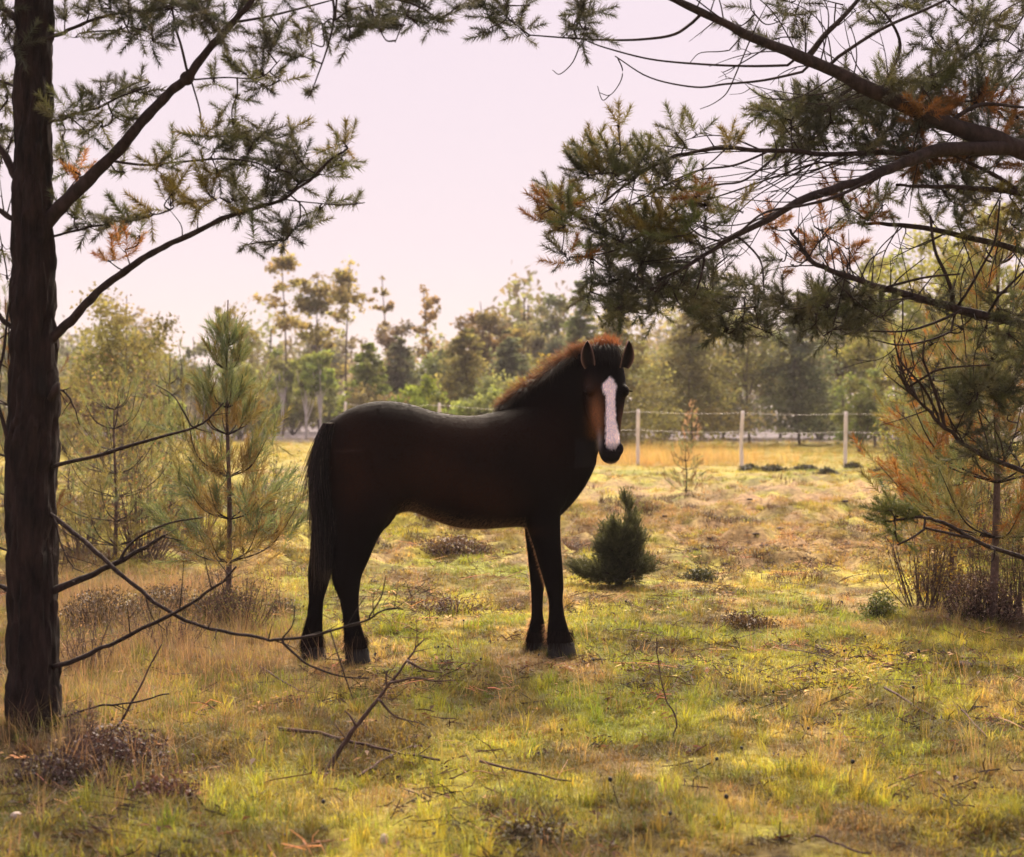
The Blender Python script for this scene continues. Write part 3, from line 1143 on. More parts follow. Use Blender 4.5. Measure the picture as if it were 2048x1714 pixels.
# ------------------------------------------------------------------ left pine
def left_pine():
    base = TREE_L.copy()
    base[2] = 0
    Y0 = 6.0
    tr = thing('pine_tree', base, 'tall pine with dark trunk at the left edge and bare lower branches', 'tree', 'pines framing the view')
    a = Acc()
    v, f = trunk_mesh([(76, 1545, 190, Y0), (74, 1500, 146, Y0), (71, 1455, 116, Y0), (68, 1400, 103, Y0), (66, 1300, 96, Y0), (65, 1180, 92, Y0), (62, 1050, 94, Y0), (66, 900, 97, Y0),
                       (70, 800, 94, Y0), (67, 650, 84, Y0), (66, 450, 78, Y0), (67, 250, 68, Y0), (68, 50, 66, Y0), (70, -200, 62, Y0), (74, -600, 50, Y0), (78, -1000, 40, Y0)], 64, 24, .012, 3)
    a.add(v, f)
    # whorl collars where branches leave, and a burl
    a.build('trunk', M_bark, tr, loc=base)
    Bs = []

    def br(*args, **kw):
        b_ = Branch(*args, **kw)
        Bs.append(b_)
        return b_
    Gn, Yn, On, Dn = NEEDLE_G, NEEDLE_Y, NEEDLE_O, NEEDLE_D
    # A: the long limb rising to the right
    A = br([(85, 455, 6.0), (112, 425, 5.98), (165, 370, 5.95), (225, 312, 5.92), (270, 262, 5.9), (330, 195, 5.88), (378, 150, 5.85), (420, 95, 5.85), (465, 45, 5.83), (500, 5, 5.8), (540, -60, 5.8)], 34, 10)
    A.wood.add(*tube(spline([P(362, 168, 5.86), P(372, 158, 5.86), P(380, 148, 5.86), P(386, 136, 5.86)], 4), [.006, .014, .022, .026, .028, .028, .027, .025, .022, .018, .015, .012, .006], 9))
    A.twig([(375, 145, 5.85), (362, 90, 5.8), (350, 50, 5.8), (340, -20, 5.8)], 6, 4)
    A.twig([(382, 160, 5.85), (398, 215, 5.8), (402, 250, 5.8), (398, 280, 5.8)], 4, 2)
    A.twig([(222, 322, 5.92), (290, 330, 5.9), (350, 325, 5.85), (440, 318, 5.8), (510, 325, 5.8), (545, 345, 5.8)], 6, 3)
    A.twig([(470, 45, 5.83), (540, 32, 5.8), (620, 12, 5.8), (665, 0, 5.8)], 6, 3)
    A.twig([(380, 160, 5.85), (450, 155, 5.82), (520, 155, 5.8), (560, 120, 5.8)], 4, 2)
    for q in [(310, 340, 26, 6, Yn), (325, 330, 24, 5, Gn), (430, 300, 30, 8, Dn), (436, 345, 28, 8, Dn), (480, 318, 34, 9, Gn), (500, 300, 26, 6, Gn),
              (520, 275, 30, 8, Dn), (465, 250, 32, 9, Gn), (440, 270, 26, 7, Gn), (590, 262, 22, 3, Yn), (560, 330, 32, 9, Dn), (585, 345, 26, 7, Dn),
              (540, 100, 36, 12, Dn), (520, 140, 34, 10, Dn), (490, 145, 24, 5, Gn), (555, 65, 28, 6, Dn), (560, 160, 22, 5, Gn), (520, 170, 26, 6, Dn),
              (430, 165, 20, 4, Gn), (470, 200, 18, 3, Gn), (410, 270, 16, 3, Yn), (340, 310, 16, 3, Gn), (250, 345, 16, 3, Gn),
              (440, 60, 30, 8, Dn), (480, 15, 36, 10, Dn), (330, 20, 50, 16, Dn), (400, 15, 50, 16, Dn)]:
        A.cluster(q[0], q[1], 5.82 + rng.normal(0, .10), q[2], q[3], q[4])
    # B: second long limb
    B = br([(90, 690, 6.0), (116, 665, 5.97), (150, 632, 5.95), (190, 590, 5.92), (250, 540, 5.9), (310, 503, 5.88), (365, 478, 5.86), (440, 440, 5.85), (500, 420, 5.83), (560, 398, 5.82), (625, 355, 5.8), (695, 295, 5.8)], 24, 4)
    B.twig([(365, 478, 5.86), (362, 450, 5.85), (340, 420, 5.8)], 3)
    B.twig([(395, 462, 5.86), (400, 420, 5.85), (440, 395, 5.8)], 3)
    B.twig([(560, 398, 5.82), (620, 405, 5.8), (690, 410, 5.8), (730, 405, 5.8)], 3, 2)
    for q in [(250, 445, 26, 6, Gn), (300, 430, 28, 7, Yn), (340, 405, 32, 8, Yn), (345, 385, 24, 6, Yn), (395, 420, 28, 7, Yn), (420, 390, 26, 7, Yn), (410, 370, 20, 4, Yn),
              (470, 400, 26, 7, Gn), (485, 425, 26, 8, Dn), (500, 400, 26, 7, Dn), (540, 400, 26, 7, Dn), (480, 375, 20, 4, Gn), (575, 385, 26, 8, Dn), (600, 365, 28, 9, Dn), (640, 345, 30, 9, Gn),
              (660, 315, 28, 8, Gn), (690, 290, 24, 6, Yn), (685, 320, 22, 4, Gn), (640, 420, 26, 6, Gn), (715, 405, 16, 2, Gn), (600, 320, 24, 6, Dn), (585, 300, 22, 5, Dn), (560, 320, 26, 6, Dn),
              (250, 500, 22, 4, On), (215, 520, 26, 5, On), (280, 470, 18, 3, Gn), (560, 480, 34, 8, Dn), (580, 470, 28, 7, Dn), (490, 490, 20, 4, Gn), (620, 455, 18, 3, Gn)]:
        B.cluster(q[0], q[1], 5.82 + rng.normal(0, .10), q[2], q[3], q[4])
    # C: high boughs near the top of the frame
    C1 = br([(80, 90, 6.0), (115, 68, 5.97), (150, 55, 5.95), (220, 32, 5.9), (320, 15, 5.85), (420, 0, 5.8)], 10, 4)
    for q in [(130, 35, 26, 6, Dn), (175, 20, 28, 7, Dn), (215, 10, 36, 10, Dn), (260, 20, 40, 14, Dn), (300, 30, 42, 15, Dn), (350, 15, 44, 15, Dn), (390, 25, 36, 12, Dn), (280, 70, 32, 9, Dn), (310, 80, 26, 8, Dn), (240, 60, 24, 6, Gn), (150, 75, 18, 3, Gn), (430, 30, 34, 10, Dn)]:
        C1.cluster(q[0], q[1], 5.85 + rng.normal(0, .12), q[2], q[3], q[4])
    C2 = br([(75, -160, 6.0), (200, -120, 5.9), (380, -70, 5.8), (540, -40, 5.7), (660, -20, 5.65), (780, -5, 5.6), (850, 20, 5.6)], 14, 4)
    C2.twig([(662, -20, 5.65), (668, 20, 5.62), (664, 60, 5.6), (650, 110, 5.6), (632, 160, 5.6), (620, 192, 5.6)], 6, 2)
    C2.twig([(780, -5, 5.6), (820, 5, 5.6), (800, 60, 5.58), (790, 85, 5.58)], 4, 2)
    C2.twig([(665, 45, 5.62), (700, 20, 5.6), (740, 10, 5.6)], 5, 2)
    for q in [(645, 50, 26, 6, Dn), (700, 60, 28, 9, Dn), (730, 45, 32, 11, Dn), (755, 30, 28, 9, Dn), (700, 85, 22, 5, Dn), (760, 60, 22, 6, Dn), (620, 185, 14, 3, Dn), (600, 110, 24, 6, Dn), (620, 85, 22, 5, Gn),
              (800, 50, 28, 7, Dn), (830, 40, 32, 8, Dn), (850, 10, 36, 10, Dn), (790, 20, 22, 4, Dn), (560, -10, 30, 8, Dn), (870, 50, 20, 4, Dn), (920, 10, 22, 4, Dn)]:
        C2.cluster(q[0], q[1], 5.62 + rng.normal(0, .08), q[2], q[3], q[4])
    # E and F: small boughs close to the trunk
    E_ = br([(85, 250, 6.0), (120, 238, 5.95), (190, 215, 5.9), (250, 190, 5.88), (300, 172, 5.85)], 8, 3)
    for q in [(120, 235, 24, 6, Gn), (150, 225, 26, 7, Gn), (195, 205, 26, 8, Dn), (230, 185, 26, 8, Dn), (265, 180, 22, 6, Dn), (300, 165, 16, 2, Gn), (225, 230, 26, 7, Gn), (200, 255, 22, 6, Gn), (255, 240, 20, 5, Gn), (125, 275, 18, 3, Gn), (170, 260, 20, 5, Gn)]:
        E_.cluster(q[0], q[1], 5.9 + rng.normal(0, .10), q[2], q[3], q[4])
    F_ = br([(85, 480, 6.0), (130, 465, 6.05), (200, 450, 6.1), (270, 435, 6.1)], 7, 3)
    for q in [(150, 430, 24, 6, Gn), (180, 450, 26, 7, Dn), (215, 455, 26, 7, Dn), (140, 340, 24, 5, Gn), (160, 350, 26, 6, On), (120, 315, 22, 5, Gn), (240, 475, 22, 5, Gn), (130, 420, 20, 4, Gn)]:
        F_.cluster(q[0], q[1], 6.1 + rng.normal(0, .08), q[2], q[3], q[4])
    # left side, leaving the frame
    for pts, w0, w1, cl in [([(50, 385, 6.0), (20, 330, 6.0), (-20, 270, 6.0), (-90, 200, 6.0)], 20, 12, []),
                            ([(50, 455, 6.0), (20, 435, 6.0), (-30, 405, 6.0), (-110, 380, 6.0)], 14, 8, []),
                            ([(50, 670, 6.0), (20, 650, 6.0), (-20, 620, 6.0), (-90, 590, 6.0)], 14, 8, []),
                            ([(50, 60, 6.0), (20, 25, 6.0), (-40, -10, 6.0)], 18, 10, [(10, 60, 40, 8), (25, 100, 30, 8), (-10, 30, 40, 8)]),
                            ([(45, 1000, 6.0), (15, 880, 5.95), (-5, 780, 5.95), (10, 690, 5.95), (25, 560, 5.95)], 12, 4, []),
                            ([(50, 1190, 6.0), (20, 1180, 6.0), (-40, 1160, 6.0)], 14, 8, [])]:
        b_ = br(pts, w0, w1)
        for q in cl:
            b_.cluster(q[0], q[1], 6.0 + rng.normal(0, .08), q[2], q[3], Dn)
        b_.snags(3)
    L2 = br([(60, 200, 6.0), (20, 170, 6.1), (-60, 150, 6.2)], 8, 4)
    for q in [(15, 200, 34, 8), (0, 260, 34, 8), (25, 280, 22, 5), (10, 160, 26, 6), (5, 500, 30, 6), (15, 560, 26, 5), (0, 330, 24, 5)]:
        L2.cluster(q[0], q[1], 6.15, q[2], q[3], Gn)
    # bare dead boughs low on the trunk
    G_ = br([(90, 945, 6.0), (112, 932, 5.97), (200, 908, 5.9), (280, 884, 5.85), (388, 855, 5.8), (420, 835, 5.8), (446, 806, 5.8)], 11, 3)
    G_.twig([(385, 856, 5.8), (365, 820, 5.78), (345, 790, 5.78), (312, 770, 5.78)], 4, 2)
    G_.snags(6, .05, .16)
    H_ = br([(95, 760, 6.0), (118, 775, 5.97), (145, 805, 5.95), (158, 850, 5.95)], 8, 2)
    H_.wood.add(*tube([P(100, 800, 5.93), P(112, 778, 5.92), P(118, 765, 5.92)], [.014, .018, .006], 8))
    H_.snags(3, .05, .12)
    I_ = br([(85, 1020, 6.0), (105, 1032, 5.96), (160, 1075, 5.9), (220, 1130, 5.82), (290, 1190, 5.75), (370, 1240, 5.68), (440, 1262, 5.62), (520, 1275, 5.56), (562, 1280, 5.52), (650, 1265, 5.48), (730, 1240, 5.42), (768, 1218, 5.4), (805, 1218, 5.4)], 12, 3)
    I_.twig([(562, 1282, 5.52), (590, 1308, 5.5), (618, 1330, 5.48), (680, 1352, 5.45), (738, 1357, 5.42)], 6, 3)
    I_.twig([(562, 1280, 5.52), (585, 1250, 5.5), (590, 1210, 5.5)], 4, 2)
    I_.twig([(735, 1238, 5.42), (762, 1195, 5.4), (772, 1150, 5.4)], 4, 2)
    I_.twig([(690, 1354, 5.45), (698, 1375, 5.45), (706, 1398, 5.45)], 3, 2)
    I_.twig([(290, 1190, 5.75), (305, 1235, 5.75), (330, 1260, 5.75)], 3, 2)
    I_.snags(12, .05, .17)
    J_ = br([(90, 1190, 6.0), (114, 1178, 5.97), (180, 1150, 5.9), (240, 1122, 5.85), (300, 1088, 5.8), (332, 1070, 5.8)], 20, 5)
    J_.twig([(238, 1124, 5.85), (255, 1095, 5.83), (285, 1070, 5.8), (340, 1046, 5.8), (405, 1035, 5.8)], 7, 3)
    J_.snags(4, .05, .12)
    K_ = br([(90, 1338, 6.0), (116, 1330, 5.95), (170, 1312, 5.88), (240, 1280, 5.8), (330, 1235, 5.7), (400, 1195, 5.62), (445, 1160, 5.6), (472, 1133, 5.6)], 13, 4)
    K_.snags(6, .05, .2)
    L_ = br([(105, 1438, 6.0), (135, 1430, 5.9), (200, 1412, 5.85), (262, 1404, 5.8), (338, 1387, 5.8)], 7, 3)
    L_.snags(4, .04, .1)
    N_ = br([(95, 1020, 6.0), (112, 1045, 5.93), (122, 1090, 5.92), (140, 1130, 5.92), (165, 1148, 5.92)], 5, 2)
    N_.twig([(112, 1045, 5.93), (105, 1100, 5.92), (118, 1150, 5.92)], 3, 1.5)
    N_.snags(8, .05, .14, up=-.4)
    for b_ in Bs:
        b_.build(tr, base)


left_pine()


# ------------------------------------------------------------------ right pine
def right_pine():
    Y0 = 6.6
    base = P(2260, 1420, Y0)
    base[2] = 0
    tr = thing('pine_tree', base, 'spreading pine at the right whose dark boughs droop over the pasture', 'tree', 'pines framing the view')
    a = Acc()
    a.add(*trunk_mesh([(2265, 1480, 170, Y0), (2260, 1400, 140, Y0), (2255, 1000, 120, Y0), (2250, 500, 100, Y0), (2250, 100, 90, Y0), (2250, -400, 60, Y0), (2250, -900, 30, Y0)], 48, 14, .012, 11))
    a.build('trunk', M_bark, tr, loc=base)
    Bs = []

    def br(*args, **kw):
        b_ = Branch(*args, **kw)
        Bs.append(b_)
        return b_
    G, Yl, O, D = NEEDLE_G, NEEDLE_Y, NEEDLE_O, NEEDLE_D

    def fill_area(b_, n, x0, x1, y0, y1, tones, r=(22, 36), k_=(5, 10), Yr=(6.2, 6.9), mask=None, aim=None):
        c_ = 0
        tries = 0
        while c_ < n and tries < n * 8:
            tries += 1
            px, py = rng.uniform(x0, x1), rng.uniform(y0, y1)
            if mask is not None and not mask(px, py):
                continue
            tone = tones[rng.integers(0, len(tones))]
            b_.cluster(px, py, rng.uniform(*Yr), rng.uniform(*r), int(rng.integers(*k_)), tone, aim=aim)
            c_ += 1

    # RA: thick bough crossing the top
    RA = br([(2250, 380, 6.6), (2150, 335, 6.5), (2048, 300, 6.45), (1900, 248, 6.4), (1750, 182, 6.3), (1640, 128, 6.25), (1530, 86, 6.2), (1420, 32, 6.15), (1310, -18, 6.1)], 56, 12)
    RA.twig([(1618, 112, 6.25), (1650, 70, 6.2), (1685, 35, 6.2), (1725, -10, 6.2)], 14, 8)
    RA.twig([(1392, 40, 6.15), (1350, 68, 6.1), (1290, 78, 6.1), (1220, 80, 6.1), (1140, 76, 6.1), (1060, 70, 6.1)], 7, 3)
    RA.twig([(1590, 130, 6.25), (1500, 132, 6.2), (1400, 128, 6.2), (1300, 118, 6.15), (1210, 95, 6.15), (1170, 80, 6.15)], 6, 2.5)
    RA.twig([(1620, 140, 6.25), (1530, 160, 6.2), (1450, 168, 6.2), (1390, 174, 6.2), (1300, 155, 6.15), (1230, 112, 6.15)], 6, 2.5)
    RA.twig([(1465, 165, 6.2), (1450, 190, 6.2), (1425, 208, 6.2), (1400, 218, 6.2)], 3, 1.5)
    RA.twig([(1462, 100, 6.2), (1440, 103, 6.18), (1400, 106, 6.18), (1380, 125, 6.18)], 3, 1.5)
    RA.twig([(1235, 115, 6.15), (1245, 140, 6.15), (1240, 165, 6.15), (1220, 190, 6.15), (1198, 185, 6.15)], 3, 1.5)
    RA.twig([(1160, 90, 6.15), (1145, 125, 6.15), (1120, 148, 6.15), (1105, 140, 6.15)], 3, 1.5)
    RA.twig([(1220, 190, 6.15), (1205, 200, 6.15), (1195, 172, 6.15)], 2.5, 1.5)
    RA.twig([(1660, 125, 6.25), (1760, 60, 6.2), (1860, 15, 6.2), (1930, -20, 6.2)], 8, 5)
    RA.twig([(1760, 185, 6.3), (1800, 100, 6.3), (1780, 40, 6.3), (1740, 0, 6.3)], 8, 4)
    RA.snags(16, .08, .3, .35, .95)
    for q in [(1155, 40, 36, 10), (1175, 60, 32, 9), (1180, 25, 34, 9), (1020, 40, 36, 10), (985, 30, 34, 9), (1010, 10, 30, 8), (1045, 60, 26, 6), (960, 10, 24, 5), (1165, 10, 30, 7), (1130, 70, 16, 3), (1060, 10, 22, 3), (980, 55, 20, 4)]:
        RA.cluster(q[0], q[1], 6.1 + rng.normal(0, .05), q[2], q[3], D)
    fill_area(RA, 13, 1440, 1760, -20, 100, [D], (20, 32), (3, 6))
    fill_area(RA, 40, 1760, 2060, -10, 230, [D, D, G], (26, 42), (6, 11))
    fill_area(RA, 18, 1520, 1740, 180, 300, [D, G], (26, 38), (7, 11))
    fill_area(RA, 12, 1620, 1800, 150, 300, [D, D], (22, 32), (5, 9), (6.4, 6.9))
    fill_area(RA, 34, 1750, 2060, 190, 340, [O * .6, D, O * .45], (26, 40), (7, 12), (6.3, 6.9))
    RA.twig([(1890, 250, 6.4), (1960, 210, 6.4), (2048, 215, 6.4)], 10, 6)

    # RB: descends to the left through the middle
    RB = br([(2250, 300, 6.6), (2100, 292, 6.5), (1980, 296, 6.4), (1880, 300, 6.3), (1820, 318, 6.25), (1760, 346, 6.2), (1690, 372, 6.2), (1600, 402, 6.15), (1520, 446, 6.1), (1440, 490, 6.05), (1370, 535, 6.0), (1315, 562, 6.0)], 40, 5)
    RB.twig([(1790, 335, 6.2), (1680, 390, 6.15), (1610, 410, 6.1), (1530, 425, 6.05), (1470, 470, 6.0), (1400, 500, 6.0)], 8, 3)
    RB.twig([(1450, 485, 6.05), (1400, 470, 6.0), (1370, 440, 6.0), (1390, 425, 6.0)], 5, 2)
    RB.twig([(1410, 512, 6.0), (1400, 560, 6.0), (1380, 620, 6.0)], 6, 3)
    RB.twig([(1475, 470, 6.05), (1520, 520, 6.0), (1528, 580, 6.0)], 5, 3)
    RB.snags(14, .08, .25, .3, .95)
    RC = br([(2250, 280, 6.8), (2050, 300, 6.7), (1900, 310, 6.6), (1780, 306, 6.5), (1660, 308, 6.4), (1540, 300, 6.3), (1430, 299, 6.2), (1350, 312, 6.15), (1270, 355, 6.1), (1200, 410, 6.1)], 18, 4)
    RC.twig([(1540, 302, 6.3), (1470, 330, 6.2), (1400, 340, 6.2), (1340, 365, 6.2), (1280, 400, 6.2), (1200, 450, 6.2)], 5, 3)
    RC.twig([(1560, 305, 6.3), (1490, 360, 6.2), (1420, 375, 6.2), (1330, 440, 6.1), (1230, 500, 6.1), (1140, 515, 6.1)], 5, 3)
    RC.twig([(1700, 330, 6.4), (1640, 325, 6.3), (1560, 350, 6.3), (1460, 385, 6.3), (1380, 410, 6.2)], 5, 3)
    RC.snags(12, .08, .25, .4, .95)
    RC.whips(16, (-1, 0, -.35), .35, .8, t0=.35, t1=.85)
    RB.whips(14, (-1, 0, -.15), .25, .6, t0=.3, t1=.9)
    RA.whips(12, (-.5, 0, .8), .2, .5, t0=.35, t1=.9)
    RA.whips(8, (-1, 0, -.1), .2, .5, t0=.5, t1=.95)

    def lobe(px, py):      # the hanging mass left of centre
        return ((px - 1255) / 165) ** 2 + ((py - 455) / 155) ** 2 < 1.0 and py > 300 + .25 * abs(px - 1240) and not (px < 1160 and py > 540)
    fill_area(RC, 40, 1080, 1420, 290, 520, [G, G * (1.1, 1.2, .9), NEEDLE_Y * .75, D], (24, 38), (6, 11), (5.9, 6.5), lobe, aim=(-.6, .35))
    fill_area(RC, 32, 1160, 1440, 470, 625, [D, D, G], (24, 38), (7, 12), (5.9, 6.5), None)
    for q in [(1235, 250, 16, 3, Yl), (1235, 285, 20, 5, Yl), (1225, 320, 24, 6, G), (1165, 320, 22, 4, Yl), (1180, 300, 18, 3, G), (1095, 410, 24, 4, O * .6), (1080, 440, 20, 3, O * .5), (1120, 400, 26, 6, Yl),
              (1135, 515, 20, 3, O * .7), (1120, 450, 28, 6, Yl), (1460, 290, 26, 8, Yl * 1.1), (1390, 265, 22, 3, G), (1350, 265, 20, 3, G), (1330, 300, 26, 6, G), (1290, 310, 26, 7, G), (1370, 290, 20, 4, G),
              (1480, 420, 22, 4, Yl), (1390, 390, 22, 5, O * .6), (1450, 440, 20, 4, G)]:
        RC.cluster(q[0], q[1], 6.1 + rng.normal(0, .08), q[2], q[3], q[4], aim=(-.6, .5))
    # tufts round (1550-1700, 180-300)
    fill_area(RC, 16, 1510, 1760, 190, 310, [D, G], (24, 36), (5, 9), (6.3, 6.7), lambda x, y: y < 250 + (x - 1510) * .3)
    RD = br([(2250, 735, 6.6), (2150, 692, 6.5), (2048, 652, 6.4), (1960, 628, 6.35), (1880, 608, 6.3), (1780, 580, 6.25), (1690, 550, 6.2), (1630, 528, 6.2), (1605, 500, 6.2), (1580, 460, 6.2)], 26, 6)
    RD.twig([(1720, 560, 6.2), (1740, 520, 6.2), (1770, 500, 6.2)], 4, 2)
    RD.twig([(1780, 580, 6.2), (1800, 555, 6.2), (1850, 515, 6.2)], 4, 2)
    RD.twig([(1770, 575, 6.2), (1850, 555, 6.2), (1920, 548, 6.2)], 6, 4)
    RD.twig([(1910, 600, 6.3), (1890, 545, 6.25), (1870, 500, 6.25), (1860, 430, 6.25)], 9, 5)
    RD.twig([(1925, 600, 6.3), (1960, 540, 6.25), (1990, 480, 6.25), (2000, 400, 6.25)], 6, 4)
    RD.twig([(1990, 600, 6.3), (2030, 560, 6.25), (2060, 530, 6.25)], 6, 4)
    RD.twig([(1930, 618, 6.3), (1870, 645, 6.25), (1810, 662, 6.25), (1740, 662, 6.25)], 7, 3)
    RD.twig([(1910, 660, 6.3), (1860, 680, 6.25), (1800, 690, 6.25), (1750, 680, 6.25)], 5, 3)
    RD.snags(16, .08, .28, .3, 1)
    fill_area(RD, 46, 1390, 1770, 555, 665, [D, D, G], (24, 38), (6, 10), (6.1, 6.8), lambda x, y: y > 560 + (x - 1400) * .08)
    fill_area(RD, 26, 1850, 2070, 590, 790, [D, G, G], (22, 36), (6, 10), (6.1, 6.6))
    fill_area(RD, 12, 1540, 1720, 430, 560, [G, O * .75, O], (18, 28), (3, 6), (6.2, 6.6))
    RE = br([(2250, 560, 6.8), (2150, 525, 6.75), (2048, 500, 6.7), (1950, 478, 6.65), (1840, 455, 6.6), (1770, 448, 6.6), (1715, 446, 6.6)], 20, 6)
    RE.snags(8, .08, .25, .2, 1)
    RE.whips(12, (-.3, 0, -1), .2, .5, t0=.3, t1=.9, jit=.6)
    RD.whips(16, (-.2, 0, .9), .2, .45, t0=.3, t1=.95, jit=.6)
    RD.whips(10, (-.5, 0, -.8), .2, .45, t0=.3, t1=.8, jit=.5)
    fill_area(RE, 9, 1640, 1800, 380, 450, [O * .6, G], (18, 28), (3, 6), (6.4, 6.7))
    RF = br([(2250, 430, 6.7), (2150, 405, 6.6), (2048, 388, 6.5), (1940, 376, 6.45), (1860, 372, 6.4), (1790, 372, 6.4)], 20, 5)
    RF.twig([(2048, 390, 6.5), (1990, 350, 6.45), (1930, 322, 6.4), (1900, 305, 6.4)], 9, 6)
    fill_area(RF, 26, 1740, 2060, 300, 400, [G, D], (20, 32), (4, 8), (6.4, 6.8))
    fill_area(RF, 14, 1840, 2060, 390, 500, [G, Yl], (20, 30), (4, 7), (6.4, 6.8))
    RF.snags(8)
    RG = br([(2250, 1040, 6.5), (2150, 995, 6.4), (2048, 945, 6.3), (1985, 920, 6.25), (1930, 890, 6.2), (1885, 850, 6.15), (1845, 812, 6.15), (1810, 770, 6.1), (1795, 730, 6.1)], 15, 4)
    RG.twig([(1890, 855, 6.15), (1875, 800, 6.12), (1858, 750, 6.1), (1846, 715, 6.1), (1850, 675, 6.1)], 8, 3)
    RG.twig([(1882, 845, 6.15), (1850, 780, 6.12), (1820, 745, 6.1), (1800, 720, 6.1), (1788, 680, 6.1)], 6, 3)
    RG.twig([(1860, 745, 6.1), (1900, 735, 6.1), (1980, 730, 6.1)], 5, 3)
    RG.twig([(1830, 742, 6.1), (1822, 700, 6.1), (1815, 680, 6.1)], 4, 2)
    RG.snags(14, .08, .25, .3, 1, .5)
    RG.whips(12, (-.5, 0, .9), .2, .45, t0=.3, t1=.9, jit=.5)
    fill_area(RG, 16, 1920, 2060, 740, 930, [D, G * .8], (24, 36), (4, 8), (6.1, 6.5))
    RH = br([(2250, 1190, 6.4), (2150, 1152, 6.3), (2048, 1118, 6.2), (1960, 1085, 6.12), (1905, 1055, 6.08), (1868, 1040, 6.05), (1840, 1036, 6.0), (1790, 1042, 6.0)], 12, 5)
    RH.twig([(1945, 1078, 6.1), (1895, 1066, 6.05), (1850, 1056, 6.0)], 7, 5)
    RH.twig([(1852, 1056, 6.0), (1825, 1075, 5.98), (1795, 1090, 5.97)], 5, 4)
    RH.twig([(1990, 1097, 6.1), (1988, 1115, 6.1), (1982, 1125, 6.1)], 5, 3)
    for q in [(1840, 1030, 16, 3), (1815, 1028, 18, 4), (1790, 1032, 18, 5), (1765, 1045, 18, 4), (1790, 1060, 20, 4), (1830, 1045, 14, 3), (1800, 1085, 12, 2), (1780, 1020, 16, 3)]:
        RH.cluster(q[0], q[1], 6.0 + rng.normal(0, .02), q[2], q[3], NEEDLE_G * 1.15 * np.array((1.05, 1.15, .8)), aim=(-.9, .1), spread=.45)
    for b_ in Bs:
        b_.build(tr, base)


right_pine()


# ------------------------------------------------------------------ young conifers standing in the pasture
def young_pine(px, py_base, py_top, label, w_px, tones, whorls=6, per=6, temps=SH_MID, rise=50, stem=26, inner=None, scale=1.0, nsh=9, bare=.22, group=None, name='pine_sapling', lean=0, cat='tree', taper=.8, bark=None):
    b0 = on_ground(px, py_base)
    Y = b0[1]
    Ht = (py_base - py_top) * Y / F
    Wd = w_px / 2 * Y / F
    tr = thing(name, b0, label, cat, group)
    a = Acc()
    top = np.array((lean * Ht, 0, Ht))
    q = spline([np.array((0, 0, -.03)), top * .35 + (.01, 0, 0), top * .7 - (.01, 0, 0), top], 8)
    sw = stem / 2 * Y / F
    a.add(*tube(q, np.linspace(sw, sw * .18, len(q)), 9))
    a.build('trunk', bark or M_bark, tr)
    for k_ in range(whorls):
        f_ = bare + (1 - bare) * k_ / whorls + rng.normal(0, .01)
        st = q[int(np.clip(f_, 0, .98) * (len(q) - 1))]
        reach = Wd * (1 - (f_ - bare) / (1 - bare)) ** taper + .04
        for j in range(per):
            th = 2 * np.pi * (j + rng.uniform(-.3, .3)) / per + k_
            el = R(rise + rng.normal(0, 9)) + R(18) * f_
            L_ = reach * rng.uniform(.75, 1.1) / max(.35, math.cos(el))
            d = np.array((math.cos(th) * math.cos(el), math.sin(th) * math.cos(el), math.sin(el)))
            d0 = unit(d + np.array((math.cos(th), math.sin(th), 0)) * .7)
            p_ = spline([st, st + d0 * L_ * .45, st + d * L_ * .9 + np.array((0, 0, .06 * L_))], 6)
            wood, ned = Acc(), Acc()
            wood.add(*tube(p_, np.linspace(sw * .28, .002, len(p_)), 5))
            pos, dr, cl = [], [], []
            nk = max(3, int(nsh * (1 - .62 * f_)))
            for m_ in range(nk):
                t_ = rng.uniform(.25, 1) if m_ > 1 else 1.0
                c_ = p_[int(t_ * (len(p_) - 1))]
                dd = unit(p_[-1] - p_[-4] + rng.normal(0, .35, 3) * np.linalg.norm(p_[-1] - p_[-4]))
                off = rng.normal(0, .11, 3) * L_
                pos.append(c_ + off * .6)
                dr.append(dd)
                tn = tones[rng.integers(0, len(tones))]
                if inner is not None and t_ < .6 and k_ < whorls * .45:
                    tn = inner
                cl.append(np.asarray(tn) * rng.uniform(.7, 1.3))
            place_shoots(ned, temps, pos, dr, rng.uniform(.8, 1.25, nk) * scale * (1.08 - .55 * f_), cl)
            o = wood.build('branch', M_twig, tr)
            ned.build('needles', M_needle, o, smooth=False)
    return tr


LG = np.array((.135, .165, .085))
OL = np.array((.170, .155, .065))
young_pine(456, 1232, 600, 'soft green pine sapling with long needles behind the left trunk', 270, [LG, LG * (.9, 1, 1.1), OL], 7, 7, SH_THIN, 32, 13, inner=np.array((.20, .145, .065)), nsh=18, bare=.20, scale=1.3, taper=1.45, bark=M_scrub)
young_pine(230, 1120, 770, 'yellowish pine sapling between the left trunk and the long-needled sapling', 330, [OL, OL, LG, LG], 7, 7, SH_THIN, 24, 9, nsh=9, bare=.10, scale=1.2, bark=M_scrub)
young_pine(340, 1060, 720, 'small fresh green pine sapling behind the long-needled sapling', 150, [LG * 1.2, OL], 6, 6, SH_THIN, 36, 8, nsh=9, bare=.15, scale=1.2)
young_pine(20, 1150, 560, 'brownish pine sapling cut off by the left edge behind the trunk', 260, [OL, LG, NEEDLE_O * .5], 6, 6, SH_THIN, 36, 12, nsh=10, bare=.12, scale=1.2)
young_pine(1985, 1252, 440, 'young yellow-green pine with a thin dark stem under the right boughs', 470, [OL, OL, NEEDLE_Y, LG, NEEDLE_O * .8], 8, 8, SH_MID, 24, 18, nsh=18, bare=.24, scale=1.2, bark=M_scrub, lean=.02)
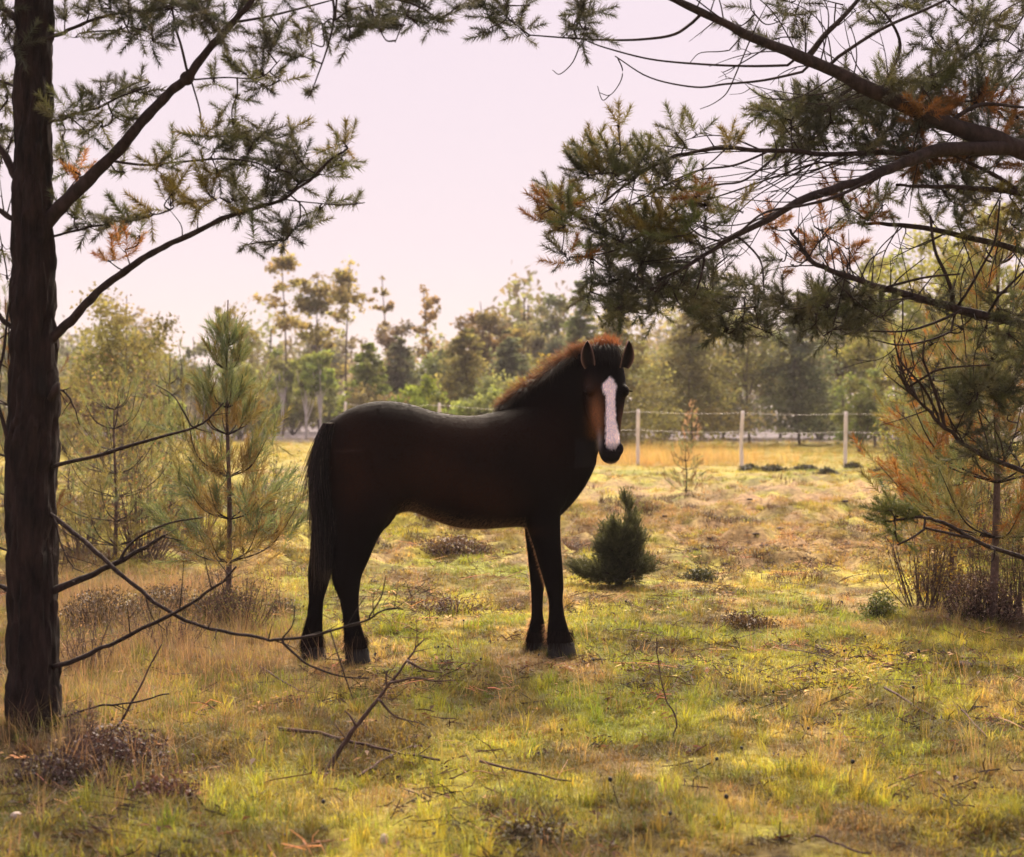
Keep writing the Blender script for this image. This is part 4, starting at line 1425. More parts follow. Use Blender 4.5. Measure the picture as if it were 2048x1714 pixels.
young_pine(1905, 1190, 640, 'slim olive pine sapling with orange needles left of the young right pine', 260, [OL, NEEDLE_O * .9, LG, NEEDLE_O * 1.1], 7, 7, SH_MID, 18, 10, nsh=15, bare=.2, scale=1.1, bark=M_scrub, lean=-.03)
young_pine(1372, 985, 885, 'tiny pale green pine standing before the fence', 84, [LG * 1.1, OL, NEEDLE_O * .5], 5, 6, SH_MID, 25, 4, nsh=5, bare=.05, scale=.75)
young_pine(1384, 915, 806, 'small dead reddish conifer among tall dry grass at the fence', 36, [np.array((.42, .25, .17)), np.array((.46, .32, .24))], 6, 4, SH_MID, 40, 4, nsh=4, bare=.05, scale=.8)


def juniper(px, py, top, wpx, label):
    """dense dark shrub: spire above a low wide skirt"""
    b0 = on_ground(px, py)
    Y = b0[1]
    tr = thing('juniper_bush', b0, label, 'bush')
    st = Acc()
    H_ = (py - top) * Y / F
    W_ = wpx / 2 * Y / F
    fol = Acc()
    pos, dr = [], []

    def spray(a0, a1, rad, n):
        a0, a1 = np.array(a0, float), np.array(a1, float)
        bend = rng.normal(0, .08, 3) * np.linalg.norm(a1 - a0)
        q = spline([a0, lerp(a0, a1, .5) + bend - (0, 0, .05 * W_), a1], 6)
        st.add(*tube(q, np.linspace(.008, .002, len(q)), 5, False))
        for _ in range(n):
            t_ = rng.random() ** .8
            c_ = q[int(t_ * (len(q) - 1))]
            o_ = unit(rng.normal(0, 1, 3)) * rad * (1.1 - .75 * t_) * rng.random() ** .5
            pos.append(c_ + o_)
            dr.append(unit(a1 - a0) * .6 + o_ / rad * .8 + np.array((0, 0, .30)) + rng.normal(0, .3, 3))
    spray((0, 0, .1 * H_), (.04 * W_, 0, H_ * .92), .27 * W_, 460)
    spray((0, 0, .2 * H_), (.20 * W_, -.05, H_ * .66), .22 * W_, 190)
    spray((0, 0, .2 * H_), (-.16 * W_, -.04, H_ * .60), .22 * W_, 190)
    for i in range(26):
        th = i * 2.4 + rng.normal(0, .2)
        z0 = rng.uniform(.02, .42)
        out = W_ * (1.0 - 1.15 * z0) * rng.uniform(.55, .92)
        spray((0, 0, z0 * H_), (math.cos(th) * out, math.sin(th) * out * .8, (z0 + rng.uniform(.10, .24)) * H_), .21 * W_, 84)
    for dx, dy in ((-1.25, -.1), (-1.05, .3), (-1.1, -.4), (-.8, -.6)):
        spray((0, 0, .03 * H_), (dx * W_, dy * W_, rng.uniform(.12, .2) * H_), .24 * W_, 130)
    for _ in range(26):
        i = rng.integers(0, len(pos))
        p_ = np.array(pos[i])
        st.add(*tube(spline([(0, 0, -.02), (p_[0] * .4, p_[1] * .4, p_[2] * .6), p_], 4), np.linspace(.008, .002, 9), 5))
    st.add(*tube([(0, 0, -.03), (0, 0, H_ * .4), (0, 0, H_ * .6)], [.016, .008, .002], 7))
    st.build('stem', M_twig, tr)
    pos = np.array(pos)
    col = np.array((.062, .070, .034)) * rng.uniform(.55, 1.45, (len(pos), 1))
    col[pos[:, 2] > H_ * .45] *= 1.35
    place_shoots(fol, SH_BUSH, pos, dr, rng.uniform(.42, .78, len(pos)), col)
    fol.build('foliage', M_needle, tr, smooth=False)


juniper(1240, 1168, 968, 165, 'dark green juniper bush with a pointed top right of the horse')



def scrub(px, py, top, wpx, label, tones, n=2200, nst=40, leaf=.016, cat='bush', name='bush', twig=(.10, .07, .06)):
    """a loose see-through bush: many fine stems with small leaves toward their ends"""
    b0 = on_ground(px, py)
    Y = b0[1]
    H_, W_ = (py - top) * Y / F, wpx / 2 * Y / F
    o = thing(name, b0, label, cat)
    st, lf = Acc(), Acc()
    ends = []
    for i in range(nst):
        th, r_ = rng.uniform(0, 6.28), math.sqrt(rng.random())
        p0 = np.array((math.cos(th) * r_ * W_ * .35, math.sin(th) * r_ * W_ * .35, -.02))
        hh = H_ * rng.uniform(.5, 1.05) * (1.05 - .45 * r_ * r_)
        p2 = np.array((math.cos(th) * r_ * W_, math.sin(th) * r_ * W_ * .8, hh))
        q = spline([p0, lerp(p0, p2, .5) + rng.normal(0, .07, 3) * H_, p2], 6)
        st.add(*tube(q, np.linspace(.0045, .0012, len(q)) * max(.7, Y / 11), 5, False))
        for k_ in range(5):
            j = rng.integers(4, len(q))
            d = unit(rng.normal(0, 1, 3) + (0, 0, .5)) * H_ * rng.uniform(.06, .2)
            q2 = spline([q[j], q[j] + d * .5 + rng.normal(0, .01, 3), q[j] + d], 3)
            st.add(*tube(q2, np.linspace(.002, .0008, len(q2)) * max(.7, Y / 11), 4, False))
            ends.append(q2[rng.integers(2, len(q2), 8)])
    ends = np.concatenate(ends)
    c_ = ends[rng.integers(0, len(ends), n)] + rng.normal(0, .03, (n, 3)) * max(.8, Y / 10)
    v, f = tris_at(c_, leaf * max(.8, Y / 11), rng, .1)
    tt = np.array([tones[i] for i in rng.integers(0, len(tones), n)])
    lf.add(v, f, np.repeat(tt * rng.uniform(.6, 1.4, (n, 1)), 3, 0))
    st.build('stem', M_scrub, o)
    lf.build('leaves', M_leaf, o, smooth=False)
    return o


# ------------------------------------------------------------------ far trees
def tris_at(cen, size, g, flat=.0):
    n = len(cen)
    a_ = g.normal(0, 1, (n, 3))
    a_[:, 2] *= (1 - flat)
    a_ = unit(a_)
    b_ = unit(np.cross(a_, g.normal(0, 1, (n, 3)) + np.array((0, 0, 1.5 * flat))))
    s_ = size * g.uniform(.6, 1.4, n)[:, None]
    return np.stack([cen - a_ * s_ * .7 - b_ * s_ * .35, cen + a_ * s_ * .7 - b_ * s_ * .25, cen + b_ * s_ * .65], 1).reshape(-1, 3), np.arange(n * 3).reshape(-1, 3)


def clumpy(acc, cens, rads, per, size, col, g, flat=.3, squash=.7):
    for c_, r_ in zip(cens, rads):
        n = int(per)
        u = unit(g.normal(0, 1, (n, 3))) * (g.random(n) ** .6)[:, None] * r_ * g.uniform(.7, 1.35, (n, 1))
        u[:, 2] *= squash
        v, f = tris_at(c_ + u, size, g, flat)
        tone = np.asarray(col) * g.uniform(.6, 1.35) * g.uniform(.9, 1.1, 3)
        cc = np.repeat(tone * g.uniform(.75, 1.25, (n, 1)), 3, 0)
        acc.add(v, f, cc)


def far_tree(kind, px, top, wpx, Y, col, label, group='trees along the far side of the pasture', dens=1.0, name=None, trunk_px=5, crown_frac=None):
    col = np.asarray(col) * (1.7 if col not in (OLV, GRY, LGR, GRN) else 1.2) * ((.84, .98, .88) if px > 1200 else (.94, 1.0, .96))
    g = np.random.default_rng(int(px * 31 + top * 7 + Y))
    x = (px - CX) * Y / F
    base = np.array((x, Y, float(gheight(np.array([x]), np.array([Y]))[0])))
    H_ = CAMZ - (top - HOR) * Y / F - base[2]
    W_ = wpx / 2 * Y / F
    nm = name or {'pine': 'pine_tree', 'spruce': 'spruce_tree', 'round': 'broadleaf_tree', 'bush': 'bush', 'birch': 'birch_tree'}[kind]
    o = thing(nm, base, label, 'bush' if kind == 'bush' else 'tree', group)
    size = .0019 * Y
    wood, cr_ = Acc(), Acc()
    tw = trunk_px / 2 * Y / F
    lean = g.normal(0, .02) * H_
    tp = np.array((lean, 0, H_ * .96))
    q = spline([(0, 0, -.1), tp * .4 + (g.normal(0, .02) * H_, 0, 0), tp], 6)
    if kind != 'bush':
        wood.add(*tube(q, np.linspace(tw, tw * .25, len(q)), 7))
    if kind == 'pine':
        cf = crown_frac or .42
        nb = int(19 * dens)
        cens, rads = [], []
        for i in range(nb):
            f_ = 1 - cf * (g.random() ** 1.1)
            st = q[int(f_ * (len(q) - 1))]
            th = g.uniform(0, 2 * np.pi)
            L_ = W_ * g.uniform(.35, 1.0) * (1 - .45 * ((f_ - (1 - cf)) / cf) ** 2)
            e_ = st + np.array((math.cos(th) * L_, math.sin(th) * L_, L_ * g.uniform(.05, .5)))
            wood.add(*tube(spline([st, (st + e_) / 2 - (0, 0, .08 * L_), e_], 4), np.linspace(tw * .35, tw * .08, 9), 4, False))
            for k_ in range(5):
                cens.append(lerp(st, e_, .35 + .18 * k_) + g.normal(0, .10, 3) * W_)
                rads.append(W_ * g.uniform(.10, .32))
        cens.append(tp)
        rads.append(W_ * .28)
        clumpy(cr_, cens, rads, 30 * dens, size, col, g, .2, .75)
    elif kind == 'spruce':
        lay = 17
        for i in range(lay):
            f_ = (.17 if px > 1250 else .06) + (.81 if px > 1250 else .92) * i / lay
            L0 = W_ * (1 - f_) ** .75 + .04 * W_
            for j in range(9):
                th = 2 * np.pi * (j + g.random()) / 9
                L_ = L0 * g.uniform(.7, 1.15)
                n = int(60 * dens * (.4 + L_ / W_))
                t_ = g.random(n) ** .7
                fz = f_ + g.normal(0, .03)
                c_ = np.stack([math.cos(th) * L_ * t_, math.sin(th) * L_ * t_, fz * H_ - .22 * L_ * t_ + .12 * L_ * t_ ** 3], 1)
                c_ += g.normal(0, .10, (n, 3)) * L_ * np.array((1, 1, .8)) + np.array((lean * f_, 0, 0))
                v, f = tris_at(c_, size, g, .6)
                tone = np.asarray(col) * g.uniform(.65, 1.3) * g.uniform(.92, 1.08, 3)
                cr_.add(v, f, np.repeat(tone * g.uniform(.75, 1.25, (n, 1)), 3, 0))
    else:
        lo = .02 if kind == 'bush' else .42 if kind == 'birch' else (.27 if px > 1250 else .25)
        nb = int(30 * dens)
        cens, rads = [], []
        for i in range(nb):
            u = unit(g.normal(0, 1, 3)) * (g.random() ** .4)
            c_ = np.array((u[0] * W_ * .85, u[1] * W_ * .85, H_ * (lo + (1 - lo) * (.5 + .47 * u[2]))))
            cens.append(c_)
            rads.append(W_ * g.uniform(.22, .38))
            if kind != 'bush' and i < 9:
                st = q[int(g.uniform(.3, .6) * (len(q) - 1))]
                wood.add(*tube(spline([st, (st + c_) / 2 + g.normal(0, .05, 3) * W_, c_], 4), np.linspace(tw * .5, tw * .1, 9), 4, False))
        if kind == 'bush':
            for i in range(6):
                c_ = cens[i]
                wood.add(*tube(spline([(0, 0, -.05), c_ * .5, c_], 4), np.linspace(tw * .6, tw * .12, 9), 4, False))
        clumpy(cr_, cens, rads, 120 * dens, size, col, g, .2, .8)
    wood.build('stem' if kind == 'bush' else 'trunk', M_birch if kind == 'birch' else M_ftrunk, o)
    cr_.build('foliage' if kind == 'bush' else 'crown', M_leaf, o, smooth=False)
    return o


OLV = (.165, .145, .062)
GRY = (.125, .130, .095)
BRN = (.115, .085, .060)
LGR = (.165, .195, .060)
GLD = (.270, .170, .050)
GRN = (.105, .125, .060)
TR = [
    # kind, px, top, width, Y, colour, label, density, crown share
    ('round', 235, 575, 260, 30, (.105, .10, .045), 'broad olive tree with golden top just right of the left trunk', 1.3, None),
    ('bush', 190, 690, 170, 34, (.13, .085, .055), 'brown bush beneath the broad golden-topped tree', 1.2, None),
    ('bush', 300, 745, 150, 44, (.12, .10, .085), 'greyish bush right of the brown bush', 1, None),
    ('round', 385, 665, 130, 72, GRY, 'grey-green low tree in the gap beside the golden-topped tree', .8, None),
    ('bush', 330, 770, 90, 40, LGR, 'bright green bush below the grey-green low tree', 1, None),
    ('pine', 470, 605, 140, 70, OLV, 'airy olive pine behind the long-needled sapling', 1.1, .8),
    ('pine', 565, 478, 120, 66, (.175, .140, .065), 'tallest thin pine of the far trees with golden crown', .8, .30),
    ('pine', 640, 540, 120, 72, (.13, .11, .045), 'mid-height olive pine between the two tall thin pines', 1.0, .45),
    ('pine', 697, 512, 130, 66, (.170, .140, .065), 'tall thin pine with flat golden crown above the horse rump', .8, .28),
    ('pine', 770, 545, 70, 78, (.15, .12, .06), 'wispy thin pine right of the flat-crowned pine', .45, .6),
    ('pine', 850, 568, 110, 70, (.15, .105, .055), 'slender brown pine above the middle of the horse back', .7, .7),
    ('round', 800, 625, 120, 74, (.10, .075, .06), 'dusky brown tree below the slender brown pine', .9, None),
    ('round', 967, 592, 130, 68, (.105, .08, .045), 'round dark-crowned tree alone on the skyline above the withers', 1.1, None),
    ('round', 1045, 640, 110, 72, OLV, 'low olive tree right of the round dark-crowned tree', 1, None),
    ('round', 1110, 580, 130, 70, GRY, 'grey-green tree rising behind the horse mane', 1.1, None),
    ('spruce', 1165, 550, 150, 64, GRN, 'dark spruce just left of the hanging right boughs', 1, None),
    ('bush', 560, 660, 170, 76, (.11, .10, .07), 'pale thicket under the tallest thin pine', .8, None),
    ('round', 640, 640, 150, 80, (.10, .09, .075), 'greyish tree between the feet of the tall pines', .9, None),
    ('spruce', 735, 680, 160, 60, LGR, 'light green spruce behind the horse rump', 1, None),
    ('bush', 585, 745, 130, 70, (.12, .12, .05), 'olive bush left of the light green spruce', 1, None),
    ('bush', 845, 755, 130, 48, (.12, .15, .035), 'bright green bush low behind the horse back', 1, None),
    ('spruce', 800, 670, 170, 62, GRY, 'grey spruce right of the light green spruce', 1, None),
    ('spruce', 925, 655, 230, 56, (.115, .105, .05), 'wide olive spruce behind the middle of the horse back', 1.1, None),
    ('bush', 960, 770, 130, 46, (.10, .12, .045), 'green bush behind the horse withers', 1, None),
    ('spruce', 1025, 665, 180, 58, (.075, .085, .06), 'blue-grey spruce behind the horse mane', 1, None),
    ('bush', 1090, 690, 150, 44, (.14, .12, .035), 'yellowish bush behind the horse neck', 1, None),
    ('spruce', 1235, 605, 330, 46, (.125, .105, .055), 'broad olive spruce behind the horse head', 1.4, None),
    ('spruce', 1385, 600, 300, 50, (.120, .100, .055), 'tall olive-brown spruce right of the horse head', 1.3, None),
    ('round', 1500, 615, 230, 54, (.105, .095, .05), 'olive rounded tree behind the middle fence post', 1.2, None),
    ('spruce', 1600, 590, 230, 52, GRY, 'grey-green spruce left of the far fence post', 1.2, None),
    ('round', 1690, 560, 210, 56, (.095, .085, .055), 'dusky tree behind the far fence post', 1.2, None),
    ('pine', 1750, 485, 170, 48, OLV, 'yellow-green pine peeping between the right boughs', 1.4, .8),
    ('round', 1850, 430, 230, 40, (.13, .125, .045), 'olive broad tree behind the right boughs', 1.3, None),
    ('round', 1975, 400, 240, 36, (.15, .14, .045), 'sunlit yellow-green tree near the right edge', 1.3, None),
    ('bush', 1720, 720, 130, 44, (.10, .11, .05), 'dark green bush beside the far fence post', 1, None),
    ('spruce', 60, 560, 220, 52, GRY, 'grey spruce hidden mostly behind the left trunk', 1, None),
    ('bush', 480, 720, 150, 60, (.10, .11, .05), 'green bush behind the tip of the long-needled sapling', 1, None),
    ('bush', 420, 745, 130, 64, (.13, .12, .12), 'pale lilac-grey bush in the far gap', .8, None),
    ('spruce', 1445, 690, 150, 60, (.09, .085, .06), 'small dusky spruce left of the middle fence post', 1, None),
    ('bush', 665, 765, 130, 76, (.11, .125, .05), 'olive-green bush right above the horse rump', 1, None),
    ('bush', 745, 760, 140, 58, (.12, .10, .06), 'brown-olive bush between the spruces above the horse back', 1, None),
    ('round', 880, 690, 160, 64, (.10, .11, .055), 'soft green tree behind the bright green bush', 1.1, None),
    ('bush', 1010, 745, 160, 50, (.10, .115, .055), 'grey-green bush behind the lower end of the mane', 1, None),
    ('bush', 545, 775, 110, 74, (.12, .125, .06), 'pale olive bush left of the thin birch-like posts', 1, None),
    ('round', 1315, 690, 190, 60, (.12, .11, .065), 'olive tree low behind the near fence post', 1.1, None),
    ('round', 1560, 700, 190, 62, (.115, .105, .065), 'olive-grey tree low between the two right fence posts', 1.1, None),
    ('bush', 1640, 745, 120, 60, (.12, .125, .06), 'soft green bush left of the far fence post', 1, None),
    ('bush', 1800, 745, 180, 50, (.13, .12, .05), 'olive bush behind the slim sapling on the right', 1, None),
    ('bush', 250, 790, 160, 40, (.13, .12, .06), 'olive bush low behind the yellowish sapling', 1, None),
    ('bush', 130, 770, 160, 42, (.12, .105, .06), 'olive-brown bush right beside the left trunk', 1, None),
    ('bush', 1330, 760, 150, 58, (.10, .08, .07), 'brownish bush behind the near fence post', 1, None),
]
TR += [
    ('birch', 643, 690, 80, 62, (.14, .17, .05), 'slim birch with a pale stem behind the horse rump', .8, None),
    ('birch', 613, 705, 70, 63, (.14, .16, .055), 'thinner birch with a pale stem left of the slim birch', .7, None),
    ('birch', 562, 700, 80, 66, (.14, .15, .06), 'leafy birch beneath the tallest thin pine', .7, None),
]
for kd, px, top, wd, Y, c_, lb, dn, cf in TR:
    far_tree(kd, px, top, wd, Y, c_, lb, dens=dn, crown_frac=cf, trunk_px=6)


DRY = np.array((.17, .115, .085))
O1, O2, O3 = np.array((.20, .18, .07)), np.array((.17, .13, .08)), np.array((.14, .165, .06))
scrub(165, 1105, 850, 180, 'olive-brown scrub bush beside the left trunk at knee height', [O1, O2], 1900)
scrub(290, 1120, 880, 190, 'pinkish-brown twiggy scrub between trunk and sapling', [O2, O1, O2 * (1.2, .9, .9)], 1300, 60)
scrub(400, 1060, 850, 170, 'olive-green scrub just behind the long-needled sapling', [O3, O1], 1900)
scrub(545, 1075, 900, 130, 'thin olive scrub between the sapling and the horse tail', [O1, O3], 1000)
scrub(240, 960, 700, 220, 'pale tall scrub behind the yellowish sapling', [O1, O3, O2], 2600, 60)
scrub(175, 1345, 1215, 130, 'dry twiggy scrub close behind the foot of the left trunk', [DRY, DRY * 1.2], 500, 34, leaf=.011)
scrub(330, 1300, 1190, 190, 'grey-brown dry twigs low between the left trunk and the horse', [DRY, DRY * 1.1], 500, 40, leaf=.011)
scrub(480, 1265, 1120, 170, 'dry leafy undergrowth round the stem of the long-needled sapling', [DRY, np.array((.15, .14, .06))], 1300, 44, leaf=.013)
scrub(165, 1500, 1400, 100, 'small dry twigs sprouting at the right foot of the left trunk', [DRY * .7, DRY], 260, 22, leaf=.010)
scrub(1850, 1215, 950, 190, 'warm olive scrub reaching the ground under the right boughs', [O1, O1 * (1.3, .95, .6), O2], 2000, 50)
scrub(2030, 1235, 880, 210, 'brownish-green scrub cut off by the right edge', [O1, O2, O3], 2400, 60)
scrub(1830, 1000, 720, 150, 'yellow-green bush at the left side of the right thicket', [O3 * 1.15, O1], 2400, 50)
scrub(1930, 1110, 800, 200, 'golden-olive bush in the middle of the right thicket', [O1 * (1.25, 1, .7), O1, O3], 2400, 50)


def far_wood():
    """the wood beyond, one continuous mass"""
    g = np.random.default_rng(5)
    a_ = Acc()
    for i in range(330):
        Y = g.uniform(88, 130)
        x = g.uniform(-62, 62)
        H_ = g.uniform(3.5, 8.0)
        px = CX + x * F / Y
        if 330 < px < 520:
            H_ *= .55
        if px > 900:
            H_ *= 1.0 + .5 * min(1, (px - 900) / 300)
        c = np.array(((.17, .165, .11), (.19, .165, .12), (.16, .18, .10))[i % 3])
        n = 170
        u = unit(g.normal(0, 1, (n, 3))) * (g.random(n) ** .4)[:, None]
        lo = .22
        p_ = np.stack([x + u[:, 0] * 1.9, Y + u[:, 1] * 1.9, H_ * (lo + (1 - lo) * (.5 + .5 * u[:, 2])) + g.normal(0, .2, n)], 1)
        v, f = tris_at(p_, .34, g, .2)
        a_.add(v, f, np.repeat(c * g.uniform(.7, 1.3, (n, 1)) * g.uniform(.7, 1.2), 3, 0))
        a_.add(*tube([(x, Y, -.1), (x + g.normal(0, .2), Y, H_ * .8)], [.12, .05], 5, False), c=(.07, .055, .05))
    for i in range(190):
        Y = g.uniform(74, 88)
        x = g.uniform(-40, 40)
        H_ = g.uniform(.9, 2.3)
        n = 120
        u = unit(g.normal(0, 1, (n, 3))) * (g.random(n) ** .4)[:, None]
        p_ = np.stack([x + u[:, 0] * 1.1, Y + u[:, 1] * 1.1, H_ * (.5 + .5 * u[:, 2])], 1)
        v, f = tris_at(p_, .20, g, .1)
        c = np.array(((.12, .112, .118), (.13, .125, .095), (.105, .095, .10)))[i % 3]
        a_.add(v, f, np.repeat(c * g.uniform(.6, 1.4, (n, 1)), 3, 0))
    o = a_.build('forest', M_leaf, smooth=False)
    o['kind'] = 'stuff'
    o['label'] = 'greyish far wood behind the pasture trees'


far_wood()

# ------------------------------------------------------------------ fence
def fence():
    posts = [(1900, 34, 1.28), (1690, 33.2, 1.26), (1484, 33.0, 1.28), (1276, 34.2, 1.30), (1075, 37, 1.3), (880, 42, 1.45), (742, 48, 1.45), (690, 53, 1.5)]
    b0 = np.array(((1484 - CX) * 33 / F, 33, 0))
    fe = thing('wire_fence', b0, 'pale wooden post and wire fence across the far pasture', 'fence')
    tops = []
    for k_, (px, Y, H_) in enumerate(posts):
        x = (px - CX) * Y / F
        z = float(gheight(np.array([x]), np.array([Y]))[0])
        p0 = np.array((x, Y, z - .1))
        lean = rng.normal(0, .02)
        p1 = np.array((x + lean + (.05 if px == 1484 else 0), Y, z + H_))
        a_ = Acc()
        q = spline([p0, (p0 + p1) / 2 + (rng.normal(0, .012), 0, 0), p1], 5)
        rr = np.full(len(q), .043 if px > 1000 else .05) * (1 + .06 * rng.normal(0, 1, len(q)))
        rr[-1] *= .75
        a_.add(*tube(q, rr, 9))
        a_.build('post', M_post, fe, loc=b0)
        tops.append((p0, p1))
    for h in (.96, .66):
        a_ = Acc()
        for (a0, a1), (c0, c1) in zip(tops[:-1], tops[1:]):
            p, q = lerp(a0, a1, h) - (0, .06, 0), lerp(c0, c1, h) - (0, .06, 0)
            mid = (p + q) / 2 - (0, 0, .03)
            s_ = spline([p, mid, q], 5)
            a_.add(*tube(s_, np.full(len(s_), .0032), 5))
        a_.build('wire', M_wire, fe, loc=b0)


fence()

# ------------------------------------------------------------------ grass
def grass_tuft(n, h, spread, wd, lean, seed, seg=2):
    g = np.random.default_rng(seed)
    V, Fc, c = [], [], []
    k_ = 0
    for i in range(n):
        th = g.uniform(0, 2 * np.pi)
        r_ = spread * math.sqrt(g.random())
        p = np.array((math.cos(th) * r_, math.sin(th) * r_, -.008))
        th2 = th + g.normal(0, .8)
        ln = h * g.uniform(.5, 1.15)
        tilt = lean * g.uniform(.2, 1.2)
        side = np.array((-math.sin(th2), math.cos(th2), 0))
        s_ = wd * g.uniform(.7, 1.3) / 2
        tone = g.uniform(.7, 1.3) * np.array((1 + g.normal(0, .06), 1, 1 + g.normal(0, .06)))
        pts = []
        for j in range(seg + 1):
            f_ = j / seg
            a_ = tilt * (f_ ** 1.4) * 1.5
            pts.append(p + np.array((math.cos(th2) * math.sin(a_), math.sin(th2) * math.sin(a_), math.cos(a_ * .8))) * ln * f_)
        for j in range(seg):
            V += [pts[j] - side * s_ * (1 - j / seg * .4), pts[j] + side * s_ * (1 - j / seg * .4)]
        V.append(pts[-1])
        m_ = 2 * seg + 1
        for j in range(seg - 1):
            b_ = k_ + 2 * j
            Fc += [(b_, b_ + 1, b_ + 3), (b_, b_ + 3, b_ + 2)]
        b_ = k_ + 2 * (seg - 1)
        Fc.append((b_, b_ + 1, b_ + 2))
        c += [tone * lerp(.75, 1.05, min(1, jj / m_)) for jj in range(m_)]
        k_ += m_
    return np.array(V), np.array(Fc), np.array(c)


def proto_collection(name, specs):
    cl = bpy.data.collections.new(name)          # not part of the scene: only the source the grass points copy
    for i, sp_ in enumerate(specs):
        v, f, c = grass_tuft(*sp_, seed=i + 3)
        me = bpy.data.meshes.new('blade_tuft')
        fill(me, v, f, c, False)
        me.materials.append(M_grass)
        o = bpy.data.objects.new('%s_%02d' % (name, i), me)
        cl.objects.link(o)
    return cl


def scatter_object(name, cl, pos, rot, scl, var, tint, label):
    me = bpy.data.meshes.new(name)
    n = len(pos)
    me.vertices.add(n)
    me.vertices.foreach_set('co', np.ascontiguousarray(pos, np.float32).ravel())
    a_ = me.attributes.new('rot', 'FLOAT_VECTOR', 'POINT')
    a_.data.foreach_set('vector', np.ascontiguousarray(rot, np.float32).ravel())
    a_ = me.attributes.new('scl', 'FLOAT', 'POINT')
    a_.data.foreach_set('value', np.ascontiguousarray(scl, np.float32))
    a_ = me.attributes.new('var', 'INT', 'POINT')
    a_.data.foreach_set('value', np.ascontiguousarray(var, np.int32))
    a_ = me.attributes.new('tint', 'FLOAT_COLOR', 'POINT')
    cc = np.ones((n, 4), np.float32)
    cc[:, :3] = tint
    a_.data.foreach_set('color', cc.ravel())
    o = bpy.data.objects.new(name, me)
    COL.objects.link(o)
    o['kind'] = 'stuff'
    o['label'] = label
    ng = bpy.data.node_groups.new(name + '_scatter', 'GeometryNodeTree')
    ng.interface.new_socket('Geometry', in_out='INPUT', socket_type='NodeSocketGeometry')
    ng.interface.new_socket('Geometry', in_out='OUTPUT', socket_type='NodeSocketGeometry')
    gi, go = ng.nodes.new('NodeGroupInput'), ng.nodes.new('NodeGroupOutput')
    ci = ng.nodes.new('GeometryNodeCollectionInfo')
    ci.inputs['Collection'].default_value = cl
    ci.inputs['Separate Children'].default_value = True
    ci.inputs['Reset Children'].default_value = True
    ip = ng.nodes.new('GeometryNodeInstanceOnPoints')
    ip.inputs['Pick Instance'].default_value = True

    def named(nm, ty):
        q = ng.nodes.new('GeometryNodeInputNamedAttribute')
        q.data_type = ty
        q.inputs['Name'].default_value = nm
        return q.outputs[0]
    er = ng.nodes.new('FunctionNodeEulerToRotation')
    L_ = ng.links.new
    L_(gi.outputs[0], ip.inputs['Points'])
    L_(ci.outputs[0], ip.inputs['Instance'])
    L_(named('var', 'INT'), ip.inputs['Instance Index'])
    L_(named('rot', 'FLOAT_VECTOR'), er.inputs[0])
    L_(er.outputs[0], ip.inputs['Rotation'])
    L_(named('scl', 'FLOAT'), ip.inputs['Scale'])
    L_(ip.outputs[0], go.inputs[0])
    md = o.modifiers.new('scatter', 'NODES')
    md.node_group = ng
    return o


def wedge(n, y0, y1, power=1.0, margin=1.12):
    """random ground points in the visible wedge and a good way beside it"""
    u = rng.random(n)
    y = (y0 ** power + u * (y1 ** power - y0 ** power)) ** (1 / power)
    x = rng.uniform(-1, 1, n) * (y * .3456 * margin + .7)
    return x, y


def vary(c, n, lo=.7, hi=1.3, j=.08):
    return c * rng.uniform(lo, hi, (n, 1)) * rng.normal(1, j, (n, 3)).clip(.7, 1.3)


SHORT = proto_collection('short_tuft', [(26, .045, .05, .0032, .9), (30, .038, .055, .0036, 1.1), (22, .055, .045, .003, .7), (28, .032, .05, .004, 1.2), (24, .05, .05, .0028, .9), (26, .03, .05, .0045, 1.3)])
LONG = proto_collection('long_tuft', [(34, .12, .035, .0034, .7), (30, .15, .04, .003, .8), (40, .10, .05, .0034, .9), (26, .18, .03, .0028, .6), (30, .13, .06, .003, 1.1)])
WISP = proto_collection('wispy_tuft', [(9, .24, .04, .0018, .45), (12, .20, .05, .0018, .7), (8, .28, .03, .0016, .4), (14, .16, .06, .002, 1.0)])


